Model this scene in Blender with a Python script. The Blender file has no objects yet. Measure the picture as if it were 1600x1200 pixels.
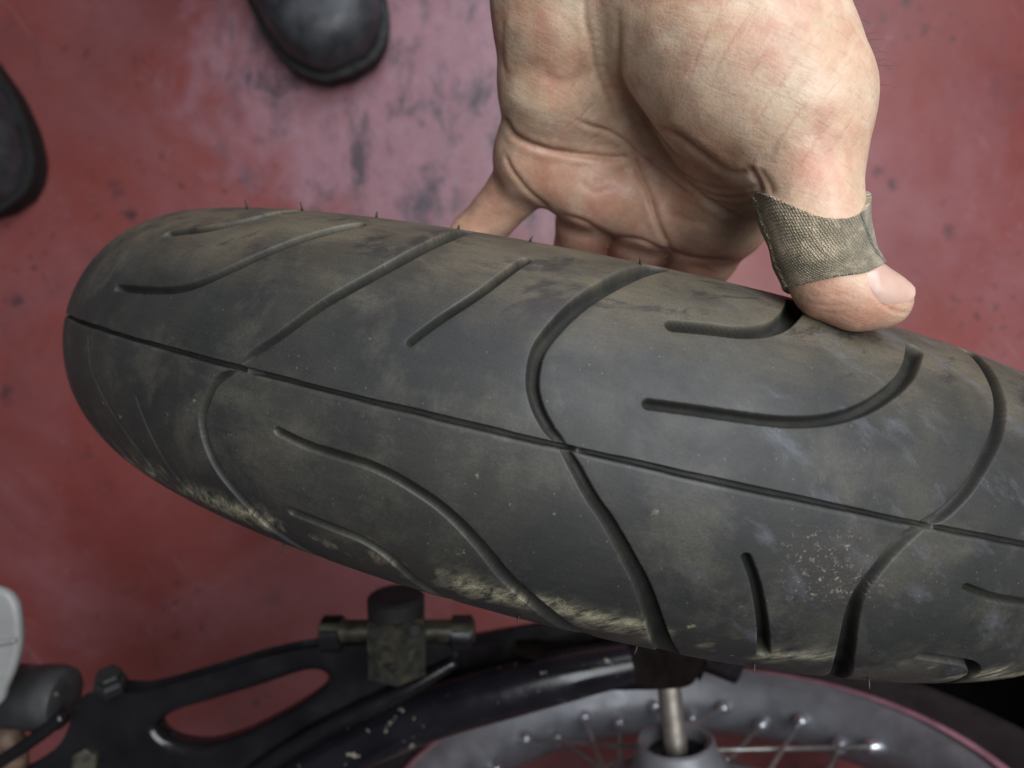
import bpy, bmesh, math, random
import numpy as np
from mathutils import Vector, Matrix

random.seed(7)
SC = bpy.context.scene
COL = SC.collection

# ------------------------------------------------------------------ camera, world, lamps, exposure
CAM_H = 0.6468                     # phone held 65 cm above the workshop floor, looking straight down
FPX = 1069.4                       # focal length in photo pixels (1600 wide)
cam_data = bpy.data.cameras.new('camera')
cam_data.sensor_width = 36.0
cam_data.lens = FPX / 1600 * 36.0
cam_data.clip_start = 0.01
cam_data.clip_end = 60
cam_data.dof.use_dof = True
cam_data.dof.focus_distance = 0.172
cam_data.dof.aperture_fstop = 11.5
cam = bpy.data.objects.new('camera', cam_data)
cam.location = (0, 0, CAM_H)
COL.objects.link(cam)
SC.camera = cam

world = bpy.data.worlds.new('World')
SC.world = world
world.use_nodes = True
bgn = world.node_tree.nodes['Background']
bgn.inputs['Color'].default_value = (0.75, 0.85, 1.0, 1)
bgn.inputs['Strength'].default_value = 0.085

def area_lamp(name, loc, target, sx, sy, power, col):
    l = bpy.data.lights.new(name, 'AREA')
    l.shape = 'RECTANGLE'; l.size = sx; l.size_y = sy
    l.energy = power; l.color = col
    o = bpy.data.objects.new(name, l)
    o.location = loc
    o.rotation_euler = (Vector(target) - Vector(loc)).to_track_quat('-Z', 'Y').to_euler()
    COL.objects.link(o)
    return o
area_lamp('ceiling_lamp', (0.31, 0.17, 1.42), (0.06, 0.03, 0.4), 0.85, 0.85, 14.5, (0.93, 0.97, 1.0))
area_lamp('doorway_lamp', (0.62, 1.60, 1.95), (0.0, 0.2, 0.1), 1.3, 0.9, 30, (0.86, 0.92, 1.0))

SC.view_settings.view_transform = 'Standard'
SC.view_settings.look = 'None'
SC.view_settings.exposure = 0.0
SC.view_settings.gamma = 1.0
SC.view_settings.use_curve_mapping = False

# ------------------------------------------------------------------ helpers
def at(px, py, d):
    """a point d metres below the phone, seen at photo pixel px, py: returns its place in the workshop"""
    return np.array([(px - 800) / FPX * d, -(py - 600) / FPX * d, CAM_H - d])

def tag(o, label=None, cat=None, group=None, kind=None):
    if label: o['label'] = label
    if cat: o['category'] = cat
    if group: o['group'] = group
    if kind: o['kind'] = kind
    return o

def empty(name, loc, parent=None):
    o = bpy.data.objects.new(name, None)
    o.empty_display_size = 0.05
    COL.objects.link(o)
    o.location = loc
    if parent: set_parent(o, parent)
    return o

def set_parent(o, p):
    bpy.context.view_layer.update()
    o.parent = p
    o.matrix_parent_inverse = p.matrix_world.inverted()

def mesh_obj(name, verts, faces, mat=None, parent=None, smooth=True, sharp=None):
    me = bpy.data.meshes.new(name)
    me.from_pydata([tuple(map(float, v)) for v in verts], [], [tuple(map(int, f)) for f in faces])
    me.update()
    return link_mesh(name, me, mat, parent, smooth, sharp)

def link_mesh(name, me, mat=None, parent=None, smooth=True, sharp=None):
    if smooth: me.shade_smooth()
    if sharp is not None:
        me.set_sharp_from_angle(angle=math.radians(sharp))
    o = bpy.data.objects.new(name, me)
    COL.objects.link(o)
    if mat: me.materials.append(mat)
    if parent: set_parent(o, parent)
    return o

def np_mesh(name, V, Q):
    """fast mesh from numpy arrays of vertices and quads"""
    me = bpy.data.meshes.new(name)
    me.vertices.add(len(V)); me.vertices.foreach_set('co', np.ascontiguousarray(V, np.float32).ravel())
    n = len(Q)
    me.loops.add(n * 4); me.loops.foreach_set('vertex_index', np.ascontiguousarray(Q, np.int32).ravel())
    me.polygons.add(n)
    me.polygons.foreach_set('loop_start', np.arange(0, n * 4, 4, dtype=np.int32))
    me.update(calc_edges=True)
    me.validate()
    return me

def catmull(P, n=12):
    P = np.array(P, float)
    Q = np.vstack([2 * P[0] - P[1], P, 2 * P[-1] - P[-2]])
    out = []
    for i in range(1, len(Q) - 2):
        p0, p1, p2, p3 = Q[i - 1], Q[i], Q[i + 1], Q[i + 2]
        for t in np.linspace(0, 1, n, endpoint=False):
            out.append(0.5 * ((2 * p1) + (-p0 + p2) * t + (2 * p0 - 5 * p1 + 4 * p2 - p3) * t * t + (-p0 + 3 * p1 - 3 * p2 + p3) * t ** 3))
    out.append(P[-1])
    return np.array(out)

def tube_geo(P, rad, n=16, closed_ends=True):
    P = np.array(P, float)
    rad = np.broadcast_to(np.array(rad, float), (len(P),))
    V = []; Fc = []
    T = np.gradient(P, axis=0); T /= np.linalg.norm(T, axis=1)[:, None]
    a = np.array([0, 0, 1.0]) if abs(T[0][2]) < 0.9 else np.array([1.0, 0, 0])
    N = np.cross(T[0], a); N /= np.linalg.norm(N)
    for i in range(len(P)):
        N = N - T[i] * (N @ T[i]); N /= np.linalg.norm(N)
        B = np.cross(T[i], N)
        for k in range(n):
            th = 2 * math.pi * k / n
            V.append(P[i] + rad[i] * (math.cos(th) * N + math.sin(th) * B))
    for i in range(len(P) - 1):
        for k in range(n):
            Fc.append((i * n + k, i * n + (k + 1) % n, (i + 1) * n + (k + 1) % n, (i + 1) * n + k))
    if closed_ends:
        Fc.append(tuple(range(n - 1, -1, -1)))
        Fc.append(tuple((len(P) - 1) * n + k for k in range(n)))
    return V, Fc

def frame(axis):
    a = np.array(axis, float); a /= np.linalg.norm(a)
    h = np.array([0, 0, 1.0]) if abs(a[2]) < 0.9 else np.array([1.0, 0, 0])
    e1 = h - a * (h @ a); e1 /= np.linalg.norm(e1)
    return a, e1, np.cross(a, e1)

def lathe_geo(c, axis, prof, n=64, closed=False, caps=True):
    """prof: list of (axial, radius)"""
    a, e1, e2 = frame(axis)
    V = []; Fc = []
    m = len(prof)
    for k in range(n):
        th = 2 * math.pi * k / n
        rd = math.cos(th) * e1 + math.sin(th) * e2
        for (x, r) in prof:
            V.append(np.array(c) + x * a + r * rd)
    for k in range(n):
        k2 = (k + 1) % n
        for i in range(m if closed else m - 1):
            j = (i + 1) % m
            Fc.append((k * m + i, k2 * m + i, k2 * m + j, k * m + j))
    if caps and not closed:
        Fc.append(tuple(k * m for k in range(n - 1, -1, -1)))
        Fc.append(tuple(k * m + m - 1 for k in range(n)))
    return V, Fc

def fix_normals(o):
    bm = bmesh.new(); bm.from_mesh(o.data)
    bmesh.ops.recalc_face_normals(bm, faces=bm.faces)
    bm.to_mesh(o.data); bm.free()
    return o

def plate(name, outline, hole, d, thick, bevel, mat, parent, smooth_pts=True, res=3):
    """a rounded plate whose outline is given at depth d; real thickness downwards"""
    cu = bpy.data.curves.new(name, 'CURVE')
    cu.dimensions = '2D'; cu.fill_mode = 'BOTH'
    cu.extrude = thick / 2 - bevel; cu.bevel_depth = bevel; cu.bevel_resolution = res
    for pts in ([outline] + ([hole] if hole else [])):
        P = np.array([at(x, y, d)[:2] for x, y in pts])
        if smooth_pts:
            P = catmull(np.vstack([P, P[:1]]), 6)[:-1]
        # the curve bevel grows the outline by its own radius: draw it that much inside (holes: outside)
        tg = np.roll(P, -1, 0) - np.roll(P, 1, 0); tg /= np.linalg.norm(tg, axis=1)[:, None] + 1e-12
        area = np.sum(P[:, 0] * np.roll(P[:, 1], -1) - P[:, 1] * np.roll(P[:, 0], -1))
        inw = np.stack([-tg[:, 1], tg[:, 0]], -1) * np.sign(area)
        P = P + inw * bevel * (1 if pts is outline else -1)
        sp = cu.splines.new('POLY'); sp.points.add(len(P) - 1); sp.use_cyclic_u = True
        for q, p in zip(sp.points, P): q.co = (p[0], p[1], 0, 1)
    tmp = bpy.data.objects.new(name + '_curve', cu); COL.objects.link(tmp)
    bpy.context.view_layer.update()
    dg = bpy.context.evaluated_depsgraph_get()
    me = bpy.data.meshes.new_from_object(tmp.evaluated_get(dg))
    bpy.data.objects.remove(tmp)
    me.transform(Matrix.Translation((0, 0, CAM_H - d - thick / 2)))
    me.name = name
    me.materials.clear()
    return link_mesh(name, me, mat, parent, True, 40)

# ---- node helpers
class NT:
    def __init__(s, name):
        s.m = bpy.data.materials.new(name); s.m.use_nodes = True
        s.t = s.m.node_tree; s.b = s.t.nodes['Principled BSDF']
    def n(s, typ, **kw):
        nd = s.t.nodes.new(typ)
        for k, v in kw.items(): setattr(nd, k, v)
        return nd
    def link(s, a, b): s.t.links.new(a, b)
    def inp(s, sock, v):
        if hasattr(v, 'is_linked') or hasattr(v, 'links'): s.link(v, sock)
        else: sock.default_value = v
    def coord(s, kind='Object'): return s.n('ShaderNodeTexCoord').outputs[kind]
    def mapping(s, vec, scale=(1, 1, 1), rot=(0, 0, 0), loc=(0, 0, 0)):
        m = s.n('ShaderNodeMapping'); s.link(vec, m.inputs['Vector'])
        m.inputs['Scale'].default_value = scale; m.inputs['Rotation'].default_value = rot; m.inputs['Location'].default_value = loc
        return m.outputs[0]
    def noise(s, vec, scale, detail=4, rough=0.55, dist=0.0):
        nd = s.n('ShaderNodeTexNoise'); s.link(vec, nd.inputs['Vector'])
        nd.inputs['Scale'].default_value = scale; nd.inputs['Detail'].default_value = detail
        nd.inputs['Roughness'].default_value = rough; nd.inputs['Distortion'].default_value = dist
        return nd.outputs['Fac']
    def voro(s, vec, scale, feature='F1', rnd=1.0):
        nd = s.n('ShaderNodeTexVoronoi', feature=feature); s.link(vec, nd.inputs['Vector'])
        nd.inputs['Scale'].default_value = scale; nd.inputs['Randomness'].default_value = rnd
        return nd.outputs['Distance']
    def ramp(s, fac, stops, interp='LINEAR'):
        nd = s.n('ShaderNodeValToRGB'); s.link(fac, nd.inputs[0])
        cr = nd.color_ramp; cr.interpolation = interp
        while len(cr.elements) < len(stops): cr.elements.new(0.5)
        for e, (p, c) in zip(cr.elements, stops):
            e.position = p
            e.color = (c, c, c, 1) if isinstance(c, (int, float)) else tuple(c) + (1,)
        return nd.outputs[0]
    def mix(s, fac, a, b, mode='MIX'):
        nd = s.n('ShaderNodeMix', data_type='RGBA', blend_type=mode)
        s.inp(nd.inputs[0], fac)
        for i, v in ((6, a), (7, b)):
            if isinstance(v, tuple): nd.inputs[i].default_value = v + (1,) if len(v) == 3 else v
            else: s.link(v, nd.inputs[i])
        return nd.outputs[2]
    def math(s, op, a, b=0.0, clamp=False):
        nd = s.n('ShaderNodeMath', operation=op); nd.use_clamp = clamp
        s.inp(nd.inputs[0], a); s.inp(nd.inputs[1], b)
        return nd.outputs[0]
    def sep(s, vec):
        nd = s.n('ShaderNodeSeparateXYZ'); s.link(vec, nd.inputs[0]); return nd.outputs
    def attr(s, name):
        nd = s.n('ShaderNodeAttribute'); nd.attribute_name = name; return nd.outputs['Fac']
    def bump(s, h, strength, dist, prev=None):
        nd = s.n('ShaderNodeBump'); s.link(h, nd.inputs['Height'])
        nd.inputs['Strength'].default_value = strength; nd.inputs['Distance'].default_value = dist
        if prev is not None: s.link(prev, nd.inputs['Normal'])
        return nd.outputs[0]
    def set(s, **kw):
        names = dict(color='Base Color', rough='Roughness', metal='Metallic', spec='Specular IOR Level', normal='Normal',
                     sss='Subsurface Weight', sheen='Sheen Weight', coat='Coat Weight', coatr='Coat Roughness')
        for k, v in kw.items():
            sk = s.b.inputs[names[k]]
            if isinstance(v, tuple): sk.default_value = v + (1,) if len(v) == 3 else v
            else: s.inp(sk, v)
        return s.m

def simple_mat(name, col, rough=0.5, metal=0.0, var=0.35, scale=60, bump=0.15, spots=None, coat=0.0, spec=0.5):
    k = NT(name); c = k.coord()
    nz = k.noise(c, scale, 5)
    dark = tuple(v * (1 - var) for v in col); light = tuple(min(1, v * (1 + var)) for v in col)
    colr = k.ramp(nz, [(0.3, dark), (0.7, light)])
    if spots:
        sp_col, sp_scale, sp_size = spots
        m = k.ramp(k.noise(c, sp_scale, 3, 0.6, 0.2), [(sp_size, 0.0), (sp_size + 0.045, 1.0)])
        colr = k.mix(m, colr, sp_col)
    rg = k.ramp(k.noise(c, scale * 1.7, 4), [(0.3, max(0.03, rough - 0.1)), (0.7, min(1, rough + 0.15))])
    k.set(color=colr, rough=rg, metal=metal, normal=k.bump(k.noise(c, scale * 4, 5), bump, 0.001), coat=coat, spec=spec)
    return k.m

# ------------------------------------------------------------------ floor
def floor_material():
    k = NT('red_floor_paint'); c = k.coord()
    big = k.noise(c, 3.2, 5, 0.6, 0.4)
    mid = k.noise(c, 11, 6, 0.62, 0.6)
    fine = k.noise(c, 60, 7, 0.72)
    col = k.ramp(big, [(0.32, (0.205, 0.040, 0.034)), (0.55, (0.262, 0.064, 0.057)), (0.75, (0.300, 0.100, 0.098))])
    # pale worn film of dust and scuffed paint
    film = k.math('MULTIPLY', k.ramp(k.noise(k.mapping(c, loc=(3.1, 1.7, 0)), 4.0, 6, 0.65, 0.8), [(0.44, 0.0), (0.64, 1.0)]),
                  k.ramp(fine, [(0.25, 0.45), (0.7, 1.0)]))
    # scuffed area with the floor's lilac sheen painted in, ragged outline of its own
    xyz = k.sep(c)
    dx = k.math('DIVIDE', k.math('SUBTRACT', xyz[0], -0.03), 0.30)
    dy = k.math('DIVIDE', k.math('SUBTRACT', xyz[1], 0.30), 0.22)
    rr = k.math('ADD', k.math('MULTIPLY', dx, dx), k.math('MULTIPLY', dy, dy))
    rr = k.math('ADD', rr, k.math('MULTIPLY', k.math('SUBTRACT', mid, 0.5), 2.4))
    patch = k.ramp(rr, [(0.35, 1.0), (1.0, 0.0)])
    film = k.math('MAXIMUM', k.math('MULTIPLY', film, 0.34), k.math('MULTIPLY', patch, k.ramp(fine, [(0.25, 0.5), (0.65, 0.95)])))
    col = k.mix(k.math('MULTIPLY', film, 0.82), col, (0.375, 0.225, 0.270))
    # greyish rubber scuffs
    sm = k.math('MULTIPLY', k.ramp(k.noise(k.mapping(c, scale=(1, 0.55, 1), rot=(0, 0, 0.2), loc=(.4, .2, 0)), 24, 7, 0.72, 0.25), [(0.49, 0.0), (0.64, 1.0)]),
                k.math('ADD', k.math('MULTIPLY', patch, 1.0), k.ramp(k.noise(c, 5, 3), [(0.5, 0.0), (0.75, 0.5)])), True)
    col = k.mix(k.math('MULTIPLY', sm, 0.92), col, (0.070, 0.052, 0.064))
    # black drips and smudges with broken outlines
    wob = k.n('ShaderNodeTexNoise'); k.link(c, wob.inputs['Vector']); wob.inputs['Scale'].default_value = 70; wob.inputs['Detail'].default_value = 3
    vm = k.n('ShaderNodeVectorMath', operation='MULTIPLY_ADD'); k.link(wob.outputs['Color'], vm.inputs[0]); vm.inputs[1].default_value = (0.022, 0.022, 0); k.link(c, vm.inputs[2])
    for sc_, sz, lo_, st_ in ((30, 0.26, 0.50, 0.75), (75, 0.30, 0.52, 0.6), (13, 0.20, 0.50, 0.5)):
        spots = k.math('MULTIPLY', k.ramp(k.voro(k.mapping(vm.outputs[0], loc=(.13 * sc_, .07, 0)), sc_), [(sz * 0.3, 1.0), (sz, 0.0)]),
                       k.ramp(k.noise(k.mapping(c, loc=(sc_ * .1, 0, 0)), 9, 3), [(lo_, 0.0), (lo_ + 0.12, 1.0)]))
        col = k.mix(k.math('MULTIPLY', spots, st_), col, (0.040, 0.028, 0.034))
    # chipped paint: small sharp flakes, bare grey screed and pale scuffs
    chip = k.math('MULTIPLY', k.ramp(k.noise(k.mapping(c, loc=(.6, .9, 0)), 150, 6, 0.75), [(0.60, 0.0), (0.64, 1.0)]), k.ramp(k.noise(c, 12, 4, 0.6), [(0.40, 0.0), (0.60, 1.0)]))
    col = k.mix(k.math('MULTIPLY', chip, 0.55), col, (0.060, 0.040, 0.045))
    pale = k.math('MULTIPLY', k.ramp(k.noise(k.mapping(c, loc=(.2, .4, 0)), 105, 6, 0.75), [(0.60, 0.0), (0.66, 1.0)]), k.ramp(k.noise(k.mapping(c, loc=(.8, .3, 0)), 9, 4, 0.6), [(0.42, 0.0), (0.60, 1.0)]))
    col = k.mix(k.math('MULTIPLY', pale, 0.40), col, (0.40, 0.24, 0.27))
    scr = k.ramp(k.noise(k.mapping(k.mapping(c, rot=(0, 0, 0.9)), scale=(0.05, 1.4, 1)), 120, 3, 0.6), [(0.66, 0.0), (0.70, 1.0)])
    col = k.mix(k.math('MULTIPLY', scr, 0.22), col, (0.38, 0.22, 0.24))
    rough = k.ramp(mid, [(0.3, 0.30), (0.7, 0.50)])
    nb = k.bump(fine, 0.12, 0.001, k.bump(big, 0.15, 0.01))
    return k.set(color=col, rough=rough, normal=nb, spec=0.5)

fl = mesh_obj('floor', [(-4, -4, 0), (4, -4, 0), (4, 4, 0), (-4, 4, 0)], [(0, 1, 2, 3)], floor_material(), smooth=False)
tag(fl, kind='structure', label='red painted workshop floor, scuffed and stained')

# ------------------------------------------------------------------ the held tyre
TC = np.array([0.034671, -0.018869, 0.25])
TA = np.array([-0.217449, -0.976072, 0.0]); TA /= np.linalg.norm(TA)     # +v: side away from the hand
TE1 = np.array([0, 0, 1.0])
TE2 = np.array([0.976072, -0.217449, 0.0]); TE2 /= np.linalg.norm(TE2)
TR, TW, TH = 0.25, 0.050972, 0.044472

GR = dict(
    G1=[(-39.6, -40.5), (-34.6, -46.0), (-32.0, -56.0), (-31.1, -72.8)],
    G2=[(-40.6, -15.0), (-34.6, -17.0), (-31.4, -20.5), (-29.0, -27.8), (-26.8, -38.0), (-24.8, -48.8), (-22.9, -60.0)],
    G3=[(-15.6, -75.8), (-16.0, -61.0), (-17.2, -46.0), (-18.6, -34.8), (-20.8, -22.0), (-22.5, -12.0), (-24.1, -4.5), (-25.0, 0.0), (-26.4, 5.5), (-27.0, 11.5), (-27.4, 17.2), (-27.2, 24.0), (-26.6, 31.8), (-25.5, 39.5), (-24.3, 47.8), (-23.1, 57.5), (-22.0, 66), (-20.4, 82)],
    G4=[(-10.3, -54.2), (-11.8, -37.2), (-13.7, -24.0), (-14.7, -17.2)],
    G5=[(-2.0, -73.0), (-4.7, -52.5), (-6.4, -39.5), (-7.4, -29.5), (-7.9, -22.0), (-7.8, -14.3), (-7.3, -8.5), (-6.5, -3.7), (-5.8, -1.0), (-4.9, 3.5), (-3.6, 10.8), (-2.5, 16.0), (-1.0, 24.8), (0.5, 35.2), (3.0, 58.5), (4.0, 68), (5.2, 82)],
    G6=[(-1.2, -38.8), (0.8, -40.5), (2.8, -42.2), (4.5, -46.2), (5.8, -53.0), (7.5, -67.2)],
    G7=[(-1.9, -14.8), (0.3, -15.8), (2.9, -16.8), (5.1, -18.0), (7.3, -20.8), (9.3, -25.5), (11.1, -32.0), (13.0, -41.0), (15.0, -54.8)],
    G8=[(22.9, -70.0), (21.3, -52.0), (20.4, -41.2), (19.2, -31.0), (17.7, -20.8), (16.3, -11.5), (14.9, -4.0), (13.7, 0.0), (12.6, 6.0), (11.8, 14.0), (11.5, 22.5), (12.1, 32.0), (13.6, 45.5), (15.5, 58.8), (16.4, 66), (18.2, 82)],
    G9=[(-21.4, 14.3), (-19.4, 15.8), (-17.2, 16.2), (-15.2, 16.6), (-13.1, 19.0), (-10.8, 23.8), (-8.8, 31.5), (-7.0, 41.5), (-5.1, 50.8), (-3.3, 61.3), (-1.0, 76)],
    G10=[(-20.8, 40.0), (-18.2, 41.0), (-15.9, 42.6), (-13.9, 49.0), (-11.9, 66.0), (-10.5, 78)],
    G11=[(4.7, 17.2), (5.6, 23.2), (6.6, 31.3), (7.8, 41.8), (8.8, 51.0)],
    G14=[(-45.6, -2), (-43.3, 3.5), (-42.0, 14.3), (-39.4, 25.0), (-36.6, 38), (-35.3, 50)],
    G15=[(-34.5, 17.8), (-33.2, 30.5), (-32.1, 45), (-31.0, 52)])

def make_tread():
    fine_t = np.linspace(-2.4, 2.4, 25)
    tvals_deg = np.concatenate([np.linspace(-92, -79, 14), np.linspace(-78.7, -2.68, 252), fine_t, np.linspace(2.68, 78.7, 252), np.linspace(79, 92, 14)])
    t = np.radians(tvals_deg)
    ud = np.concatenate([np.arange(-76, -58, 0.13), np.arange(-58, 25, 0.062), np.arange(25, 62, 0.13), np.arange(62, 283.2, 1.0)])
    u = np.radians(ud)
    nu, nt = len(u), len(t)
    # arc length across the tread
    dl = np.hypot(TW * np.cos(t), TH * np.sin(t))
    arc = np.concatenate([[0], np.cumsum((dl[1:] + dl[:-1]) / 2 * np.diff(t))])
    arc -= np.interp(0, t, arc)
    rl = TR - TH + TH * np.cos(t)
    depth = np.zeros((nu, nt), np.float32)
    kind = np.zeros((nu, nt), np.float32)       # grime and painted shade in the groove
    lip = np.zeros((nu, nt), np.float32)
    def carve(pts, off, s_groove, hw0=1.1, hw1=1.5, dmax=3.0):
        P = catmull(np.array(pts), 8)
        pu = np.radians(P[:, 0] + off); pt = np.radians(P[:, 1])
        pa = np.interp(pt, t, arc)
        centre_u = np.degrees(pu.mean())
        shift = 0
        for wrap in (0, 360, -360):
            a0, a1 = pu.min() + math.radians(wrap) - 0.045, pu.max() + math.radians(wrap) + 0.045
            i0, i1 = np.searchsorted(u, a0), np.searchsorted(u, a1)
            if i1 - i0 < 2: continue
            j0, j1 = np.searchsorted(arc, pa.min() - 0.008), np.searchsorted(arc, pa.max() + 0.008)
            U = u[i0:i1, None] - math.radians(wrap); A = arc[None, j0:j1]; Rl = rl[None, j0:j1]
            best = np.full((i1 - i0, j1 - j0), 1e9); tp = np.zeros_like(best); sp = np.zeros_like(best)
            n = len(pu)
            for q in range(n - 1):
                bx = (pu[q + 1] - pu[q]) * Rl; by = pa[q + 1] - pa[q]
                wx = (U - pu[q]) * Rl; wy = A - pa[q]
                hh = np.clip((wx * bx + wy * by) / (bx * bx + by * by + 1e-14), 0, 1)
                dd = np.hypot(wx - hh * bx, wy - hh * by)
                m = dd < best
                best[m] = dd[m]; tp[m] = (abs(pt[q] + hh * (pt[q + 1] - pt[q])) + 0 * dd)[m]; sp[m] = ((q + hh) / (n - 1))[m]
            td = np.degrees(tp)
            hw = (hw0 + hw1 * np.minimum(td / 58, 1.2) ** 1.4) * 1e-3
            dm = dmax * (0.62 + 0.5 * np.minimum(td / 50, 1)) * 1e-3
            if s_groove:
                br = np.clip((td - 0.8) / 3.0, 0, 1); dm = dm * (0.32 + 0.68 * br); hw = hw * (0.85 + 0.15 * br)
            fade = np.clip((80 - td) / 12, 0, 1)
            dm = dm * fade
            wl = 0.00058 + 0.00032 * np.clip((td - 15) / 40, 0, 1)
            x = np.clip((hw + wl * 0.35 - best) / wl, 0, 1)
            prof = x * (2 - x)                                           # crisp upper arris, radiused floor
            rnd = 1 - 0.10 * np.clip(best / (hw + 1e-6), 0, 1) ** 2      # rounded floor
            D = prof * dm * rnd
            blk = depth[i0:i1, j0:j1]
            np.maximum(blk, D, out=blk)
            blk = kind[i0:i1, j0:j1]
            np.maximum(blk, np.clip(prof * 1.6, 0, 1) * np.clip(td / 12, 0.5, 1) * (1.0 if dmax > 1 else 0.4), out=blk)
            L = np.exp(-((best - hw - 0.0007) / 0.0006) ** 2)
            blk = lip[i0:i1, j0:j1]
            np.maximum(blk, L, out=blk)
    tile = ['G3', 'G4', 'G5', 'G6', 'G7', 'G9', 'G10', 'G11']
    wid = dict(G4=(0.85, 0.6), G7=(1.0, 1.6), G2=(1.0, 1.4), G6=(0.8, 1.7), G1=(0.8, 1.5), G9=(0.75, 2.0), G10=(0.5, 1.4),
               G11=(1.0, 0.7), G3=(1.15, 1.3), G5=(1.3, 1.6), G8=(1.6, 1.3), G14=(0.5, 0.5), G15=(0.5, 0.5))
    def cv(g, off):
        a, b = wid[g]; carve(GR[g], off, g in ('G3', 'G5', 'G8', 'G14'), a * 0.74, b * 0.84, 0.5 if g in ('G14', 'G15') else 3.8)
    for g in tile: cv(g, 0)
    for g in ('G1', 'G2', 'G14', 'G15'): cv(g, 0)
    for g in ('G8',): cv(g, 0)
    for g in tile:
        if g != 'G3': cv(g, 39.2)
    for k_ in range(2, 8):
        for g in tile: cv(g, 40 * k_)
    # slightly rounded arrises
    depth[1:-1] = (depth[:-2] + 6 * depth[1:-1] + depth[2:]) / 8
    depth[:, 1:-1] = (depth[:, :-2] + 6 * depth[:, 1:-1] + depth[:, 2:]) / 8
    # circumferential centre groove, slightly uneven where the tread is worn
    ua = u[:, None]
    wv = 0.00005 * np.sin(ua * 37) + 0.00004 * np.sin(ua * 91 + 1)
    hwc = 0.00066 + 0.00007 * np.sin(ua * 23)
    x = np.clip((hwc + 0.00012 - abs(arc[None, :] - wv)) / 0.00028, 0, 1)
    xd = x * x * (3 - 2 * x) * 0.0034
    # worn, turned-over lower lip
    lipc = np.clip(1 - (arc[None, :] - wv - hwc) / 0.0008, 0, 1) * (arc[None, :] > wv)
    xd = np.maximum(xd, 0.00035 * lipc)
    # tie bars: interrupted beside every S groove
    for ux in np.concatenate([[-25, -5.6, 13.7], np.arange(33.2, 290, 20)]):
        w_ = np.exp(-((ua - math.radians(ux + 0.75)) / math.radians(0.35)) ** 2)
        xd = xd * (1 - 0.85 * w_)
    depth = np.maximum(depth, xd)
    kind = np.maximum(kind, 0.45 * (xd > 0.0006))
    # worn rubber is a little uneven
    rng = np.random.default_rng(3)
    und = np.zeros((nu, nt))
    for q in range(26):
        f1, f2 = rng.integers(20, 160), rng.uniform(30, 260)
        und += np.sin(f1 * ua + f2 * arc[None, :] + rng.uniform(0, 6.28)) / (1 + f1 / 40)
    depth_tot = depth - und * 0.000012
    # torn, rounded lips near grooves
    depth_tot += lip * 0.00004
    r = TR - TH + TH * np.cos(t)[None, :]
    nr = np.cos(t) / TH; nv = np.sin(t) / TW
    nl = np.hypot(nr, nv); nr /= nl; nv /= nl
    rr = r - depth_tot * nr[None, :]
    vv = TW * np.sin(t)[None, :] - depth_tot * nv[None, :]
    V = (np.cos(ua) * rr)[..., None] * TE1 + (np.sin(ua) * rr)[..., None] * TE2 + vv[..., None] * TA + TC
    idx = np.arange(nu * nt).reshape(nu, nt)
    nxt = np.roll(idx, -1, 0)
    Q = np.stack([idx[:, :-1], idx[:, 1:], nxt[:, 1:], nxt[:, :-1]], -1).reshape(-1, 4)
    me = np_mesh('tread', V.reshape(-1, 3), Q)
    for nm, arr in (('groove', kind), ('tu', np.broadcast_to(ud[:, None] / 60, (nu, nt))), ('tv', np.broadcast_to(arc[None, :], (nu, nt))), ('lip', lip)):
        a_ = me.attributes.new(nm, 'FLOAT', 'POINT')
        a_.data.foreach_set('value', np.ascontiguousarray(arr, np.float32).ravel())
    return me

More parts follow.
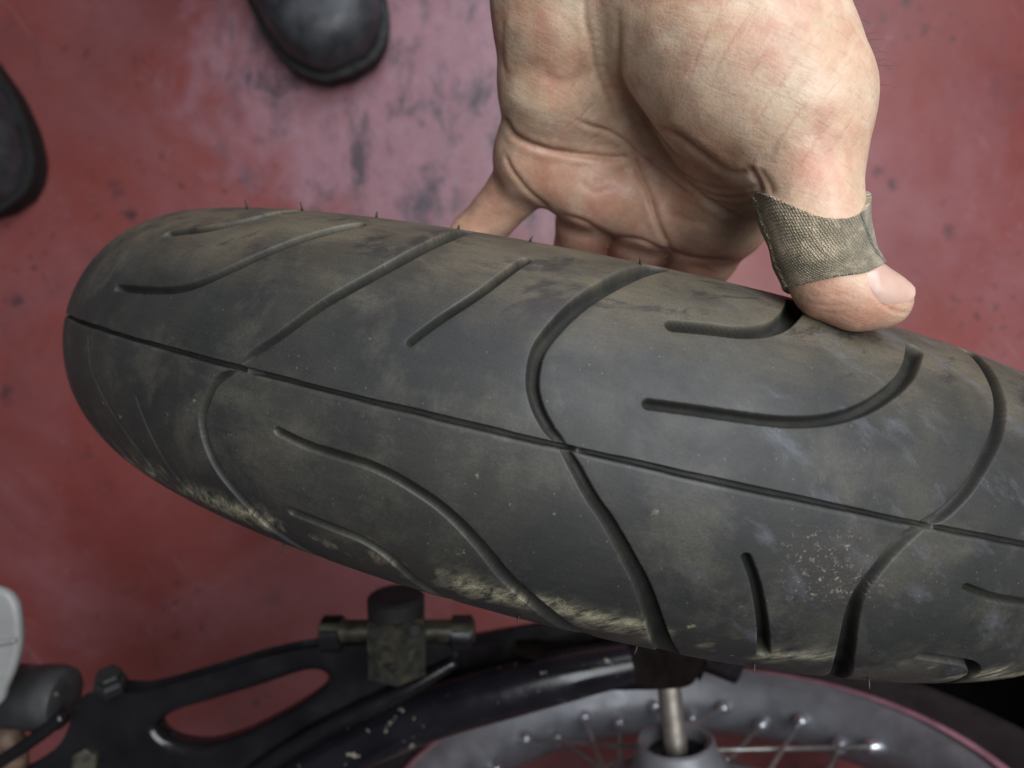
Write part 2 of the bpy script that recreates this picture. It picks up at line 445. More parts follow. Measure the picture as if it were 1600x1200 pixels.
def rubber_material():
    k = NT('worn_tyre_rubber'); c = k.coord()
    tu = k.math('MULTIPLY', k.attr('tu'), 60 * math.pi / 180 * 0.25)        # metres round the tyre
    tv = k.attr('tv')                                                       # metres across the tread
    cb = k.n('ShaderNodeCombineXYZ'); k.link(tu, cb.inputs[0]); k.link(tv, cb.inputs[1])
    uv = cb.outputs[0]
    fine = k.noise(uv, 900, 4, 0.6)
    cloud = k.noise(uv, 26, 6, 0.6, 0.8)
    cloud2 = k.noise(k.mapping(uv, loc=(1.3, .7, 0)), 48, 6, 0.65, 0.5)
    base = k.ramp(cloud, [(0.30, (0.018, 0.018, 0.018)), (0.52, (0.027, 0.026, 0.023)), (0.72, (0.046, 0.042, 0.033))])
    # dried film of dust, patchy
    dust = k.math('MULTIPLY', k.ramp(k.noise(k.mapping(uv, loc=(1.3, .7, 0)), 30, 7, 0.68, 0.3), [(0.50, 0.0), (0.62, 1.0)]), k.ramp(fine, [(0.3, 0.5), (0.7, 1.0)]))
    base = k.mix(k.math('MULTIPLY', dust, 0.62), base, (0.088, 0.079, 0.060))
    # brown road dust on the shoulder that the hand holds
    edge = k.math('ADD', tv, k.math('MULTIPLY', k.math('SUBTRACT', k.noise(k.mapping(uv, scale=(1, .5, 1)), 40, 5), 0.5), 0.030))
    sh_up = k.n('ShaderNodeMapRange'); k.link(edge, sh_up.inputs[0]); sh_up.inputs[1].default_value = -0.020; sh_up.inputs[2].default_value = -0.040
    wipes = k.ramp(k.noise(k.mapping(uv, scale=(0.6, 1.2, 1)), 60, 5, 0.6, 0.5), [(0.42, 1.0), (0.60, 0.45)])
    base = k.mix(k.math('MULTIPLY', k.math('MULTIPLY', sh_up.outputs[0], wipes), 0.85), base, (0.120, 0.098, 0.066))
    dk = k.math('MULTIPLY', k.ramp(k.noise(k.mapping(k.mapping(uv, rot=(0, 0, 0.35)), scale=(0.6, 1.3, 1), loc=(.2, .5, 0)), 62, 6, 0.7, 0.4), [(0.55, 0.0), (0.62, 1.0)]),
                k.ramp(k.math('MULTIPLY', tv, -1.0), [(0.012, 0.0), (0.030, 1.0)]))
    base = k.mix(k.math('MULTIPLY', dk, 0.75), base, (0.026, 0.021, 0.022))
    # pale khaki mud dried on the other shoulder, scraped into slanting streaks
    edge2 = k.math('ADD', tv, k.math('MULTIPLY', k.math('SUBTRACT', k.noise(uv, 60, 4), 0.5), 0.016))
    band = k.math('MULTIPLY', k.ramp(edge2, [(0.0385, 0.0), (0.0415, 1.0)]), k.ramp(edge2, [(0.0450, 1.0), (0.0500, 0.0)]))
    streak = k.ramp(k.noise(k.mapping(k.mapping(uv, rot=(0, 0, 0.95)), scale=(0.40, 1.0, 1)), 330, 6, 0.72, 0.15), [(0.38, 0.0), (0.60, 1.0)])
    lump = k.ramp(k.noise(k.mapping(uv, loc=(.31, .12, 0)), 38, 3), [(0.45, 0.0), (0.55, 1.0)])
    mud = k.math('MULTIPLY', k.math('MULTIPLY', k.math('MULTIPLY', band, streak), lump), k.math('SUBTRACT', 1.0, k.math('MULTIPLY', k.attr('groove'), 0.85)))
    base = k.mix(k.math('MULTIPLY', mud, 0.92), base, (0.44, 0.39, 0.26))
    # small flecks of mud on the tread
    fl_ = k.math('MULTIPLY', k.ramp(k.noise(k.mapping(uv, loc=(.9, .4, 0)), 150, 5, 0.7), [(0.66, 0.0), (0.72, 1.0)]),
                 k.ramp(tv, [(0.0, 0.0), (0.012, 1.0)]))
    base = k.mix(k.math('MULTIPLY', fl_, 0.7), base, (0.27, 0.24, 0.15))
    # grit specks
    sp = k.math('MULTIPLY', k.ramp(k.voro(uv, 420), [(0.05, 1.0), (0.12, 0.0)]), k.ramp(k.noise(uv, 130, 2), [(0.46, 0.0), (0.60, 1.0)]))
    base = k.mix(k.math('MULTIPLY', sp, 0.40), base, (0.22, 0.20, 0.16))
    # crumbled, rusty-looking patch of torn rubber
    dx = k.math('DIVIDE', k.math('SUBTRACT', tu, 0.0390), 0.016); dy = k.math('DIVIDE', k.math('SUBTRACT', tv, 0.0145), 0.011)
    rr = k.math('ADD', k.math('ADD', k.math('MULTIPLY', dx, dx), k.math('MULTIPLY', dy, dy)), k.math('MULTIPLY', k.math('SUBTRACT', cloud2, 0.5), 3.0))
    crumb_zone = k.ramp(rr, [(0.3, 1.0), (1.1, 0.0)])
    cr_n = k.noise(uv, 600, 6, 0.78, 0.2)
    crumb = k.math('MULTIPLY', crumb_zone, k.ramp(cr_n, [(0.54, 0.0), (0.60, 1.0)]))
    base = k.mix(k.math('MULTIPLY', crumb_zone, 0.35), base, (0.055, 0.047, 0.045))
    base = k.mix(k.math('MULTIPLY', crumb, 0.85), base, (0.25, 0.205, 0.165))
    # bluish bloom where the tread was rubbed
    bl = k.math('MULTIPLY', k.ramp(k.noise(k.mapping(k.mapping(uv, rot=(0, 0, -0.5)), scale=(.55, 1.2, 1), loc=(.52, .2, 0)), 75, 7, 0.7, 0.2), [(0.54, 0.0), (0.68, 1.0)]),
                k.ramp(tu, [(0.0, 0.0), (0.02, 1.0)]))
    base = k.mix(k.math('MULTIPLY', bl, 0.42), base, (0.125, 0.128, 0.150))
    # packed dirt and painted-in shade in the grooves, bare new rubber on the rims
    g = k.attr('groove')
    base = k.mix(k.math('MULTIPLY', g, 0.92), base, k.mix(k.ramp(k.noise(uv, 120, 4), [(0.4, 0.0), (0.6, 1.0)]), (0.010, 0.010, 0.009), (0.022, 0.020, 0.013)))
    # fine grit and brushing marks of the rubber itself
    grain = k.math('ADD', k.ramp(k.noise(uv, 1700, 3, 0.7), [(0.25, 0.72), (0.75, 1.25)]), k.math('MULTIPLY', k.math('SUBTRACT', k.noise(k.mapping(uv, scale=(0.25, 1.6, 1)), 380, 5, 0.7), 0.5), 0.55))
    gm = k.n('ShaderNodeVectorMath', operation='SCALE'); k.link(base, gm.inputs[0]); k.link(grain, gm.inputs['Scale']); base = gm.outputs[0]
    rough = k.math('ADD', k.ramp(cloud2, [(0.3, 0.50), (0.7, 0.72)]), k.math('MULTIPLY', k.math('MAXIMUM', mud, k.attr('groove')), 0.28), True)
    nb = k.bump(fine, 0.10, 0.0004, k.bump(k.noise(uv, 160, 6, 0.6), 0.05, 0.001))
    nb = k.bump(crumb, 0.6, 0.0006, nb)
    nb = k.bump(mud, 0.5, 0.0005, nb)
    nb = k.bump(k.noise(k.mapping(uv, scale=(0.12, 2.2, 1), rot=(0, 0, 0.1)), 420, 3), 0.05, 0.0004, nb)
    return k.set(color=base, rough=rough, normal=nb, spec=0.55)

M_rubber = rubber_material()
M_sidewall = simple_mat('sidewall_rubber', (0.032, 0.030, 0.027), 0.6, 0, 0.4, 40, 0.25)
tyre = empty('motorcycle_tyre', (TC[0], TC[1], 0))
tag(tyre, 'large worn black motorcycle tyre with curved tread grooves, gripped by the bandaged hand', 'tyre')
tread = link_mesh('tread', make_tread(), M_rubber, tyre)

def make_sidewalls():
    prof = []
    tt = np.radians(np.linspace(92, 124, 10))
    o_ = [(TW * math.sin(x), TR - TH + TH * math.cos(x)) for x in tt]
    o_ += [(0.0395, 0.1765), (0.0375, 0.1715), (0.034, 0.1690), (0.030, 0.1700), (0.0285, 0.176)]
    ti = np.radians(np.linspace(120, 0, 22))
    inn = [((TW - 0.007) * math.sin(x), TR - TH + (TH - 0.009) * math.cos(x)) for x in ti]
    half = o_ + inn
    full = half + [(-a, r) for a, r in reversed(half[:-1])]
    V, Fc = lathe_geo(TC, TA, full, 220, closed=False, caps=False)
    o = mesh_obj('sidewall', V, Fc, M_sidewall, tyre)
    return fix_normals(o)
make_sidewalls()

def tyre_point(ud, td, h=0.0):
    u, t = math.radians(ud), math.radians(td)
    r = TR - TH + TH * math.cos(t)
    nr, nv = math.cos(t) / TH, math.sin(t) / TW
    l = math.hypot(nr, nv); nr /= l; nv /= l
    rad = math.cos(u) * TE1 + math.sin(u) * TE2
    return TC + (r + h * nr) * rad + (TW * math.sin(t) + h * nv) * TA
spews = [(-31.1, -74), (-24.0, -78), (-16.6, -76), (-3.2, -72), (-24.5, 70), (-6, 66), (9.5, 62), (-11, -74), (2, 68), (18, 60), (-36, -66), (60, -74), (90, 74), (140, -74), (200, 72), (260, -74)]
for i, (a, b) in enumerate(spews):
    h = random.uniform(0.0018, 0.0032)
    bend = np.array([random.uniform(-1, 1), random.uniform(-1, 1), 0]) * 0.0007
    p = [tyre_point(a, b, -0.0004), tyre_point(a, b, h * 0.5) + bend * 0.3, tyre_point(a, b, h) + bend]
    V, Fc = tube_geo(p, [0.00042, 0.0003, 0.00018], 6)
    mesh_obj('rubber_whisker', V, Fc, M_sidewall, tyre)

# ------------------------------------------------------------------ the person: hand, bandage, shoes
FLOOR_FEET = (-0.30, 0.36, 0)
person = empty('person', FLOOR_FEET)
tag(person, 'person in black work shoes gripping the tyre with a bandaged thumb', 'person')

def seg(p, a, ra, b, rb):
    ab = b - a
    h = np.clip(((p - a) @ ab) / (ab @ ab), 0, 1)
    return np.linalg.norm(p - a - h[:, None] * ab, axis=1) - (ra + (rb - ra) * h)
def smin(a, b, k):
    h = np.clip(0.5 + 0.5 * (b - a) / k, 0, 1)
    return b + (a - b) * h - k * h * (1 - h)
def chain(p, pts, k=0.004):
    d = None
    for (a, ra), (b, rb) in zip(pts[:-1], pts[1:]):
        x = seg(p, a, ra, b, rb)
        d = x if d is None else smin(d, x, k)
    return d

WR = at(1005, -115, 0.188)
ARM_DIR = np.array([-0.03, 0.80, 0.60]); ARM_DIR /= np.linalg.norm(ARM_DIR)
ARM_X = np.array([1.0, 0.0375, 0.0]); ARM_X /= np.linalg.norm(ARM_X)
THUMB = [(at(1234, 178, .1790), .0188), (at(1258, 256, .1765), .0134), (at(1269, 325, .1740), .0114), (at(1284, 392, .1700), .0100), (at(1303, 440, .1678), .0092), (at(1343, 462, .1664), .0080), (at(1378, 469, .1658), .0068)]
FINGERS = dict(
    little=[(at(838, 262, .232), .0108), (at(806, 296, .240), .0092), (at(748, 345, .252), .0088), (at(716, 392, .268), .0080), (at(712, 430, .285), .0070)],
    ring=[(at(925, 294, .236), .0112), (at(916, 345, .246), .0104), (at(905, 400, .268), .0102), (at(890, 445, .290), .0092), (at(880, 480, .312), .0076)],
    middle=[(at(1020, 322, .236), .0116), (at(1003, 372, .245), .0109), (at(984, 425, .270), .0106), (at(965, 465, .294), .0094), (at(950, 495, .318), .0078)],
    index=[(at(1122, 342, .229), .0128), (at(1102, 388, .239), .0121), (at(1072, 440, .264), .0112), (at(1046, 472, .286), .0098), (at(1030, 492, .306), .0080)])

for _ch in FINGERS.values():          # the fingertips close in under the bead of the tyre
    for _i, _sh in ((2, .006), (3, .019), (4, .031)):
        _ch[_i] = (_ch[_i][0] + TA * _sh, _ch[_i][1])

def hand_sdf(p):
    palm = None
    def add(x, k):
        nonlocal palm
        palm = x if palm is None else smin(palm, x, k)
    add(chain(p, [(at(868, -120, .190), .0190), (at(868, 30, .199), .0175), (at(860, 130, .210), .0155), (at(850, 200, .222), .0138)]), .01)
    add(chain(p, [(at(940, -120, .197), .0170), (at(935, 60, .207), .0150), (at(930, 240, .231), .0118)]), .012)
    add(chain(p, [(at(1010, -120, .197), .0170), (at(1012, 90, .209), .0145), (at(1022, 270, .231), .0118)]), .012)
    add(chain(p, [(at(1090, -100, .200), .0170), (at(1115, 130, .208), .0140), (at(1122, 300, .226), .0125)]), .012)
    # pads at the roots of the fingers
    for (x, y, d, r) in ((836, 250, .2295, .0124), (920, 285, .2320, .0122), (1018, 318, .2320, .0124), (1126, 338, .2270, .0136)):
        add(np.linalg.norm(p - at(x, y, d), axis=1) - r, .007)
    add(seg(p, at(830, 250, .2285), .0115, at(920, 292, .231), .0115), .006)
    add(seg(p, at(920, 295, .2315), .0112, at(1020, 328, .2315), .0115), .006)
    add(seg(p, at(1020, 328, .2315), .0115, at(1128, 345, .2265), .0128), .006)
    # web between thumb and first finger
    add(seg(p, at(1215, 235, .190), .0125, at(1140, 325, .221), .0115), .009)
    add(seg(p, at(1170, 200, .196), .0140, at(1120, 300, .219), .0110), .010)
    # ball of the thumb, lying over the palm
    ball = chain(p, [(at(1030, -95, .190), .0230), (at(1108, 10, .1865), .0262), (at(1178, 118, .1825), .0240), (at(1236, 178, .1790), .0196)], .012)
    hand = smin(palm, ball, .0048)
    th = chain(p, THUMB, .0035)
    hand = smin(hand, th, .0050)
    # wrist and forearm
    a0 = WR - ARM_X * 0.014; a1 = WR + ARM_X * 0.018
    b0 = WR + ARM_DIR * 0.14 - ARM_X * 0.018; b1 = WR + ARM_DIR * 0.14 + ARM_X * 0.018
    arm = smin(seg(p, a0, .0215, b0, .028), seg(p, a1, .0225, b1, .030), .02)
    hand = smin(hand, arm, .018)
    fg = None
    for nme, ch in FINGERS.items():
        f = chain(p, ch, .003)
        fg = f if fg is None else smin(fg, f, .0012)
    return smin(hand, fg, .0042)

def surface_net(fn, lo, hi, step):
    lo = np.array(lo); n = np.ceil((np.array(hi) - lo) / step).astype(int) + 1
    # coarse pass picks the cells near the surface
    cs = 4
    nc = n // cs + 2
    gc = np.stack(np.meshgrid(*[lo[i] + np.arange(nc[i]) * step * cs for i in range(3)], indexing='ij'), -1)
    fc = fn(gc.reshape(-1, 3)).reshape(nc)
    near = np.abs(fc) < step * cs * 1.9
    Fv = np.repeat(np.repeat(np.repeat(fc, cs, 0), cs, 1), cs, 2)[:n[0], :n[1], :n[2]].astype(np.float32)
    # node (i,j,k) belongs to coarse node floor(i/cs): use a dilated mask
    m = near.copy()
    for ax in range(3):
        m |= np.roll(near, -1, ax) | np.roll(near, 1, ax)
    mf = np.repeat(np.repeat(np.repeat(m, cs, 0), cs, 1), cs, 2)[:n[0], :n[1], :n[2]]
    I = np.argwhere(mf)
    for q in range(0, len(I), 400000):
        ii = I[q:q + 400000]
        Fv[ii[:, 0], ii[:, 1], ii[:, 2]] = fn(lo + ii * step)
    S = Fv < 0
    cnt = np.zeros(tuple(n - 1), np.int8)
    for a in (0, 1):
        for b in (0, 1):
            for c in (0, 1):
                cnt += S[a:n[0] - 1 + a, b:n[1] - 1 + b, c:n[2] - 1 + c]
    cells = np.argwhere((cnt > 0) & (cnt < 8))
    idx = np.full(tuple(n - 1), -1, np.int32)
    idx[cells[:, 0], cells[:, 1], cells[:, 2]] = np.arange(len(cells))
    V = lo + (cells + 0.5) * step
    quads = []
    for ax in range(3):
        s0 = [slice(1, n[i] - 1) for i in range(3)]; s0[ax] = slice(0, n[ax] - 1)
        s1 = list(s0); s1[ax] = slice(1, n[ax])
        A = S[tuple(s0)]; B = S[tuple(s1)]
        E_ = np.argwhere(A != B); flip = A[E_[:, 0], E_[:, 1], E_[:, 2]]
        off = np.ones(3, int); off[ax] = 0
        E_ = E_ + off
        b, c = (ax + 1) % 3, (ax + 2) % 3
        def cell(db, dc):
            q = E_.copy(); q[:, b] += db; q[:, c] += dc
            return idx[q[:, 0], q[:, 1], q[:, 2]]
        qd = np.stack([cell(-1, -1), cell(0, -1), cell(0, 0), cell(-1, 0)], -1)
        qd[~flip] = qd[~flip][:, ::-1]
        quads.append(qd)
    Q = np.vstack(quads); Q = Q[(Q >= 0).all(1)]
    return V, Q

def sdf_grad(fn, V, e=2e-4):
    g = np.stack([fn(V + np.eye(3)[i] * e) - fn(V - np.eye(3)[i] * e) for i in range(3)], -1)
    return g / (np.linalg.norm(g, axis=1)[:, None] + 1e-9)

CREASES = [  # polyline (photo pixels), depth mm, half width mm
    ([(915, -30), (914, 25), (920, 55), (926, 87), (932, 115), (945, 145), (955, 170), (960, 200)], 0.55, 0.7),
    ([(966, 20), (965, 60), (965, 100), (972, 130), (992, 162), (1010, 190), (1025, 217), (1042, 245), (1060, 272), (1085, 296), (1115, 320), (1150, 338), (1185, 350)], 1.0, 0.8),
    ([(784, 180), (790, 190), (802, 209), (825, 224), (860, 235), (900, 241), (935, 244), (960, 247), (990, 243)], 1.1, 0.8),
    ([(895, 185), (922, 197), (950, 205), (975, 220), (992, 237), (1012, 252), (1035, 270), (1060, 292), (1100, 318)], 0.6, 0.7),
    ([(990, 228), (992, 250), (1000, 272), (1013, 300), (1022, 330), (1033, 362), (1052, 398)], 0.8, 0.8),
    ([(1020, 192), (1050, 206), (1080, 228), (1110, 252), (1135, 268), (1155, 272), (1174, 264)], 0.8, 0.9),
    ([(1062, 268), (1085, 283), (1115, 293), (1150, 297), (1187, 290)], 0.6, 0.6),
    ([(1085, 289), (1110, 303), (1140, 308), (1188, 302)], 0.7, 0.6),
    ([(1100, 310), (1130, 318), (1160, 322), (1192, 314)], 0.5, 0.6),
    ([(1168, 262), (1178, 272), (1185, 286), (1190, 304)], 0.8, 0.8),
    ([(1188, 262), (1200, 284), (1208, 305)], 0.4, 0.7),
    ([(1182, 258), (1200, 246), (1213, 228)], 0.25, 0.9),
    ([(787, 25), (783, 60), (783, 90), (790, 120)], 0.35, 0.7),
    ([(788, 240), (800, 265), (818, 290), (842, 314), (862, 328)], 0.5, 0.7),
    ([(870, 336), (910, 345), (950, 368), (1000, 376), (1040, 392), (1090, 404), (1150, 408)], 0.5, 0.7),
    ([(843, 115), (880, 128), (915, 112)], 0.25, 1.6),
    ([(925, 292), (955, 276), (985, 262)], 0.35, 1.5),
    ([(905, 282), (930, 300), (960, 292)], 0.3, 1.2),
    ([(1040, 330), (1075, 345), (1110, 352)], 0.3, 1.2),
]
CREASES += [([(1374, 424), (1367, 440), (1372, 462), (1385, 479), (1404, 488), (1420, 487)], 0.20, 0.40)]
SCRATCH = [
    ([(1250, 82), (1232, 112), (1210, 147), (1185, 183), (1160, 218)], 0.22, 0.30),
    ([(1264, 152), (1250, 172), (1235, 192), (1218, 215), (1207, 231)], 0.28, 0.32),
    ([(1300, 190), (1280, 215), (1262, 240), (1240, 265)], 0.14, 0.25),
    ([(1335, 180), (1310, 220), (1285, 245)], 0.12, 0.25),
    ([(1170, 20), (1140, 70), (1110, 120)], 0.14, 0.3),
    ([(1110, 40), (1090, 85), (1075, 130)], 0.12, 0.3),
    ([(1225, 30), (1195, 80), (1165, 130)], 0.12, 0.25),
    ([(1280, 90), (1255, 130), (1235, 160)], 0.10, 0.25),
    ([(905, 187), (930, 160)], 0.2, 0.35), ([(917, 222), (945, 205)], 0.18, 0.35), ([(950, 238), (975, 222)], 0.18, 0.35), ([(880, 205), (905, 185)], 0.16, 0.35),
    ([(1258, 472), (1290, 478), (1330, 476)], 0.12, 0.35), ([(1275, 486), (1310, 490), (1350, 484)], 0.10, 0.3),
    ([(1268, 462), (1300, 462), (1330, 456)], 0.08, 0.3),
]
def poly_dist(P, line, n=6):
    L = catmull(np.array(line, float), n) if len(line) > 2 else np.array(line, float)
    best = np.full(len(P), 1e9); par = np.zeros(len(P))
    for q in range(len(L) - 1):
        a, b = L[q], L[q + 1]; ab = b - a
        h = np.clip(((P - a) @ ab) / (ab @ ab + 1e-9), 0, 1)
        d = np.linalg.norm(P - a - h[:, None] * ab, axis=1)
        m = d < best
        best[m] = d[m]; par[m] = (q + h[m]) / (len(L) - 1)
    return best, par

def skin_material():
    k = NT('skin'); c = k.coord()
    mott = k.noise(c, 55, 4, 0.6, 0.5); mott2 = k.noise(k.mapping(c, loc=(.3, .8, .1)), 120, 5, 0.6)
    col = k.ramp(mott, [(0.32, (0.54, 0.300, 0.200)), (0.50, (0.63, 0.430, 0.295)), (0.66, (0.68, 0.510, 0.370))])
    col = k.mix(k.math('MULTIPLY', k.ramp(mott2, [(0.5, 0.0), (0.68, 1.0)]), 0.45), col, (0.52, 0.215, 0.165))
    col = k.mix(k.math('MULTIPLY', k.ramp(k.noise(k.mapping(c, loc=(.1, .2, .7)), 75, 4), [(0.56, 0.0), (0.7, 1.0)]), 0.35), col, (0.50, 0.41, 0.27))
    cr = k.attr('crease'); sc = k.attr('scratch'); wm = k.attr('warm')
    col = k.mix(k.math('MULTIPLY', wm, 0.45), col, (0.56, 0.225, 0.155))
    col = k.mix(k.math('MULTIPLY', cr, 0.24), col, (0.26, 0.105, 0.070))
    col = k.mix(k.math('MULTIPLY', k.math('MULTIPLY', sc, k.ramp(mott2, [(0.35, 0.25), (0.65, 1.0)])), 0.45), col, (0.45, 0.135, 0.11))
    # faint grime in the skin lines
    line1 = k.noise(k.mapping(k.mapping(c, rot=(0, 0, -0.95)), scale=(0.14, 1.0, 0.5)), 900, 3, 0.6, 0.4)
    line2 = k.noise(k.mapping(k.mapping(c, rot=(0, 0, 0.45)), scale=(0.14, 1.0, 0.5)), 900, 3, 0.6, 0.4)
    pores = k.voro(c, 1500)
    col = k.mix(k.math('MULTIPLY', k.ramp(line2, [(0.30, 1.0), (0.45, 0.0)]), 0.22), col, (0.33, 0.16, 0.11))
    col = k.mix(k.math('MULTIPLY', k.ramp(line1, [(0.28, 1.0), (0.43, 0.0)]), 0.18), col, (0.35, 0.17, 0.12))
    nb = k.bump(line1, 0.26, 0.0005, k.bump(line2, 0.22, 0.0005))
    nb = k.bump(pores, 0.12, 0.0003, nb)
    nb = k.bump(k.noise(c, 180, 4), 0.20, 0.001, nb)
    pal = k.noise(k.mapping(c, loc=(.5, .1, .3)), 420, 5, 0.7)
    col = k.mix(k.math('MULTIPLY', k.ramp(pal, [(0.52, 0.0), (0.70, 1.0)]), 0.30), col, (0.45, 0.20, 0.15))
    col = k.mix(k.math('MULTIPLY', k.ramp(pal, [(0.30, 1.0), (0.45, 0.0)]), 0.25), col, (0.72, 0.56, 0.42))
    k.set(color=col, rough=k.ramp(mott2, [(0.3, 0.37), (0.7, 0.52)]), normal=nb, spec=0.45, sss=0.10)
    k.b.inputs['Subsurface Radius'].default_value = (1.0, 0.35, 0.2)
    k.b.inputs['Subsurface Scale'].default_value = 0.002
    return k.m
M_skin = skin_material()

def build_hand():
    V, Q = surface_net(hand_sdf, (-0.075, 0.004, 0.315), (0.150, 0.335, 0.615), 0.0012)
    for _ in range(2):
        g = sdf_grad(hand_sdf, V); V = V - g * hand_sdf(V)[:, None]
    me = np_mesh('arm_and_hand', V, Q)
    tmp = bpy.data.objects.new('arm_tmp', me); COL.objects.link(tmp)
    sub = tmp.modifiers.new('sub', 'SUBSURF'); sub.levels = 1; sub.render_levels = 1
    bpy.context.view_layer.update()
    me2 = bpy.data.meshes.new_from_object(tmp.evaluated_get(bpy.context.evaluated_depsgraph_get()))
    bpy.data.objects.remove(tmp)
    n = len(me2.vertices)
    co = np.empty(n * 3); me2.vertices.foreach_get('co', co); co = co.reshape(-1, 3)
    nn = np.empty(n * 3, np.float32); me2.vertices.foreach_get('normal', nn); g = nn.reshape(-1, 3).astype(float)
    d = CAM_H - co[:, 2]
    toc = np.array([0, 0, CAM_H]) - co; toc /= np.linalg.norm(toc, axis=1)[:, None]
    facing = np.clip((g * toc).sum(1) / 0.25, 0, 1)
    dd = np.maximum(d, 0.05)
    P = np.stack([800 + FPX * co[:, 0] / dd, 600 - FPX * co[:, 1] / dd], -1)
    near = (d > 0.1) & (P[:, 1] > -80) & (facing > 0)
    disp = np.zeros(n); crease = np.zeros(n); scr = np.zeros(n)
    ii = np.where(near)[0]
    for line, dep, hw in CREASES:
        ds, par = poly_dist(P[ii], line); ds = ds / FPX * d[ii] * 1000
        taper = np.clip(np.minimum(par, 1 - par) / 0.12, 0.15, 1)
        x = ds / hw
        disp[ii] += -dep * taper * np.exp(-x * x) + 0.26 * dep * taper * np.exp(-((x - 2.6) / 1.5) ** 2)
        crease[ii] = np.maximum(crease[ii], np.exp(-(x * 1.1) ** 2) * taper * min(1, dep / 0.9))
    for line, dep, hw in SCRATCH:
        ds, par = poly_dist(P[ii], line); ds = ds / FPX * d[ii] * 1000
        taper = np.clip(np.minimum(par, 1 - par) / 0.2, 0.1, 1)
        x = ds / hw
        disp[ii] -= dep * taper * np.exp(-x * x)
        scr[ii] = np.maximum(scr[ii], np.exp(-(x * 0.8) ** 2) * taper * min(1, dep / 0.2))
    # gentle flesh unevenness
    rng = np.random.default_rng(5)
    for q in range(22):
        kx = rng.normal(size=3); kx /= np.linalg.norm(kx); w_ = rng.uniform(250, 900)
        disp += 0.05 * np.sin(co @ kx * w_ + rng.uniform(0, 6.28)) * (300 / w_) ** 0.7
    co = co + g * (disp * facing / 1000)[:, None]
    me2.vertices.foreach_set('co', co.ravel())
    # redder flesh on finger roots, thumb tip and edge of the palm
    warm = np.zeros(n)
    for (x, y, r) in ((760, 330, 60), (910, 375, 60), (1000, 390, 60), (1100, 410, 60), (1300, 480, 70), (1360, 490, 60), (1270, 265, 45), (960, 300, 60), (1040, 310, 60), (870, 280, 50)):
        warm = np.maximum(warm, np.exp(-((P[:, 0] - x) ** 2 + (P[:, 1] - y) ** 2) / r ** 2))
    for nm, arr in (('crease', crease * facing), ('scratch', scr * facing), ('warm', warm)):
        a_ = me2.attributes.new(nm, 'FLOAT', 'POINT'); a_.data.foreach_set('value', arr.astype(np.float32))
    me2.update(); me2.name = 'arm_and_hand'; me2.materials.clear()
    return link_mesh('arm_and_hand', me2, M_skin, person)
arm = build_hand()

def march(o, dvec, start=0.03):
    """first skin point met when coming in from o + start*dvec towards o"""
    p = o + dvec * start
    for _ in range(60):
        s = hand_sdf(p); 
        if np.abs(s).max() < 2e-5: break
        p = p - dvec * np.clip(s, -0.004, 0.004)[:, None] * 0.9
    return p

# ---- bandage, wrapped round the thumb
TH_P = catmull(np.array([p for p, r in THUMB]), 20)
def thumb_at(s):
    x = s * (len(TH_P) - 1); i = np.clip(np.floor(x).astype(int), 0, len(TH_P) - 2); f = (x - i)[:, None]
    return TH_P[i] * (1 - f) + TH_P[i + 1] * f
def bandage_material():
    k = NT('dirty_fabric_plaster'); c = k.coord('UV')
    uv = k.mapping(c, scale=(1, 1, 1), rot=(0, 0, 0.35))
    wv = k.n('ShaderNodeTexWave', wave_type='BANDS', bands_direction='X'); k.link(uv, wv.inputs['Vector'])
    wv.inputs['Scale'].default_value = 7.5; wv.inputs['Distortion'].default_value = 4; wv.inputs['Detail'].default_value = 2; wv.inputs['Detail Scale'].default_value = 3
    wv2 = k.n('ShaderNodeTexWave', wave_type='BANDS', bands_direction='Y'); k.link(uv, wv2.inputs['Vector'])
    wv2.inputs['Scale'].default_value = 9.5; wv2.inputs['Distortion'].default_value = 3; wv2.inputs['Detail'].default_value = 2; wv2.inputs['Detail Scale'].default_value = 3
    thread = k.math('MULTIPLY', wv.outputs['Fac'], wv2.outputs['Fac'])
    grime = k.noise(c, 3.2, 5, 0.65, 0.4)
    col = k.ramp(grime, [(0.34, (0.150, 0.122, 0.068)), (0.50, (0.28, 0.220, 0.130)), (0.62, (0.52, 0.41, 0.28))])
    col = k.mix(k.math('MULTIPLY', k.ramp(thread, [(0.28, 0.0), (0.60, 1.0)]), 0.60), col, (0.58, 0.49, 0.37))
    col = k.mix(k.ramp(thread, [(0.0, 0.55), (0.06, 0.0)]), col, (0.035, 0.032, 0.024))
    col = k.mix(k.math('MULTIPLY', k.attr('seam'), 0.8), col, (0.045, 0.045, 0.035))
    nb = k.bump(thread, 0.8, 0.0006)
    return k.set(color=col, rough=0.75, normal=nb, sheen=0.25, spec=0.3)
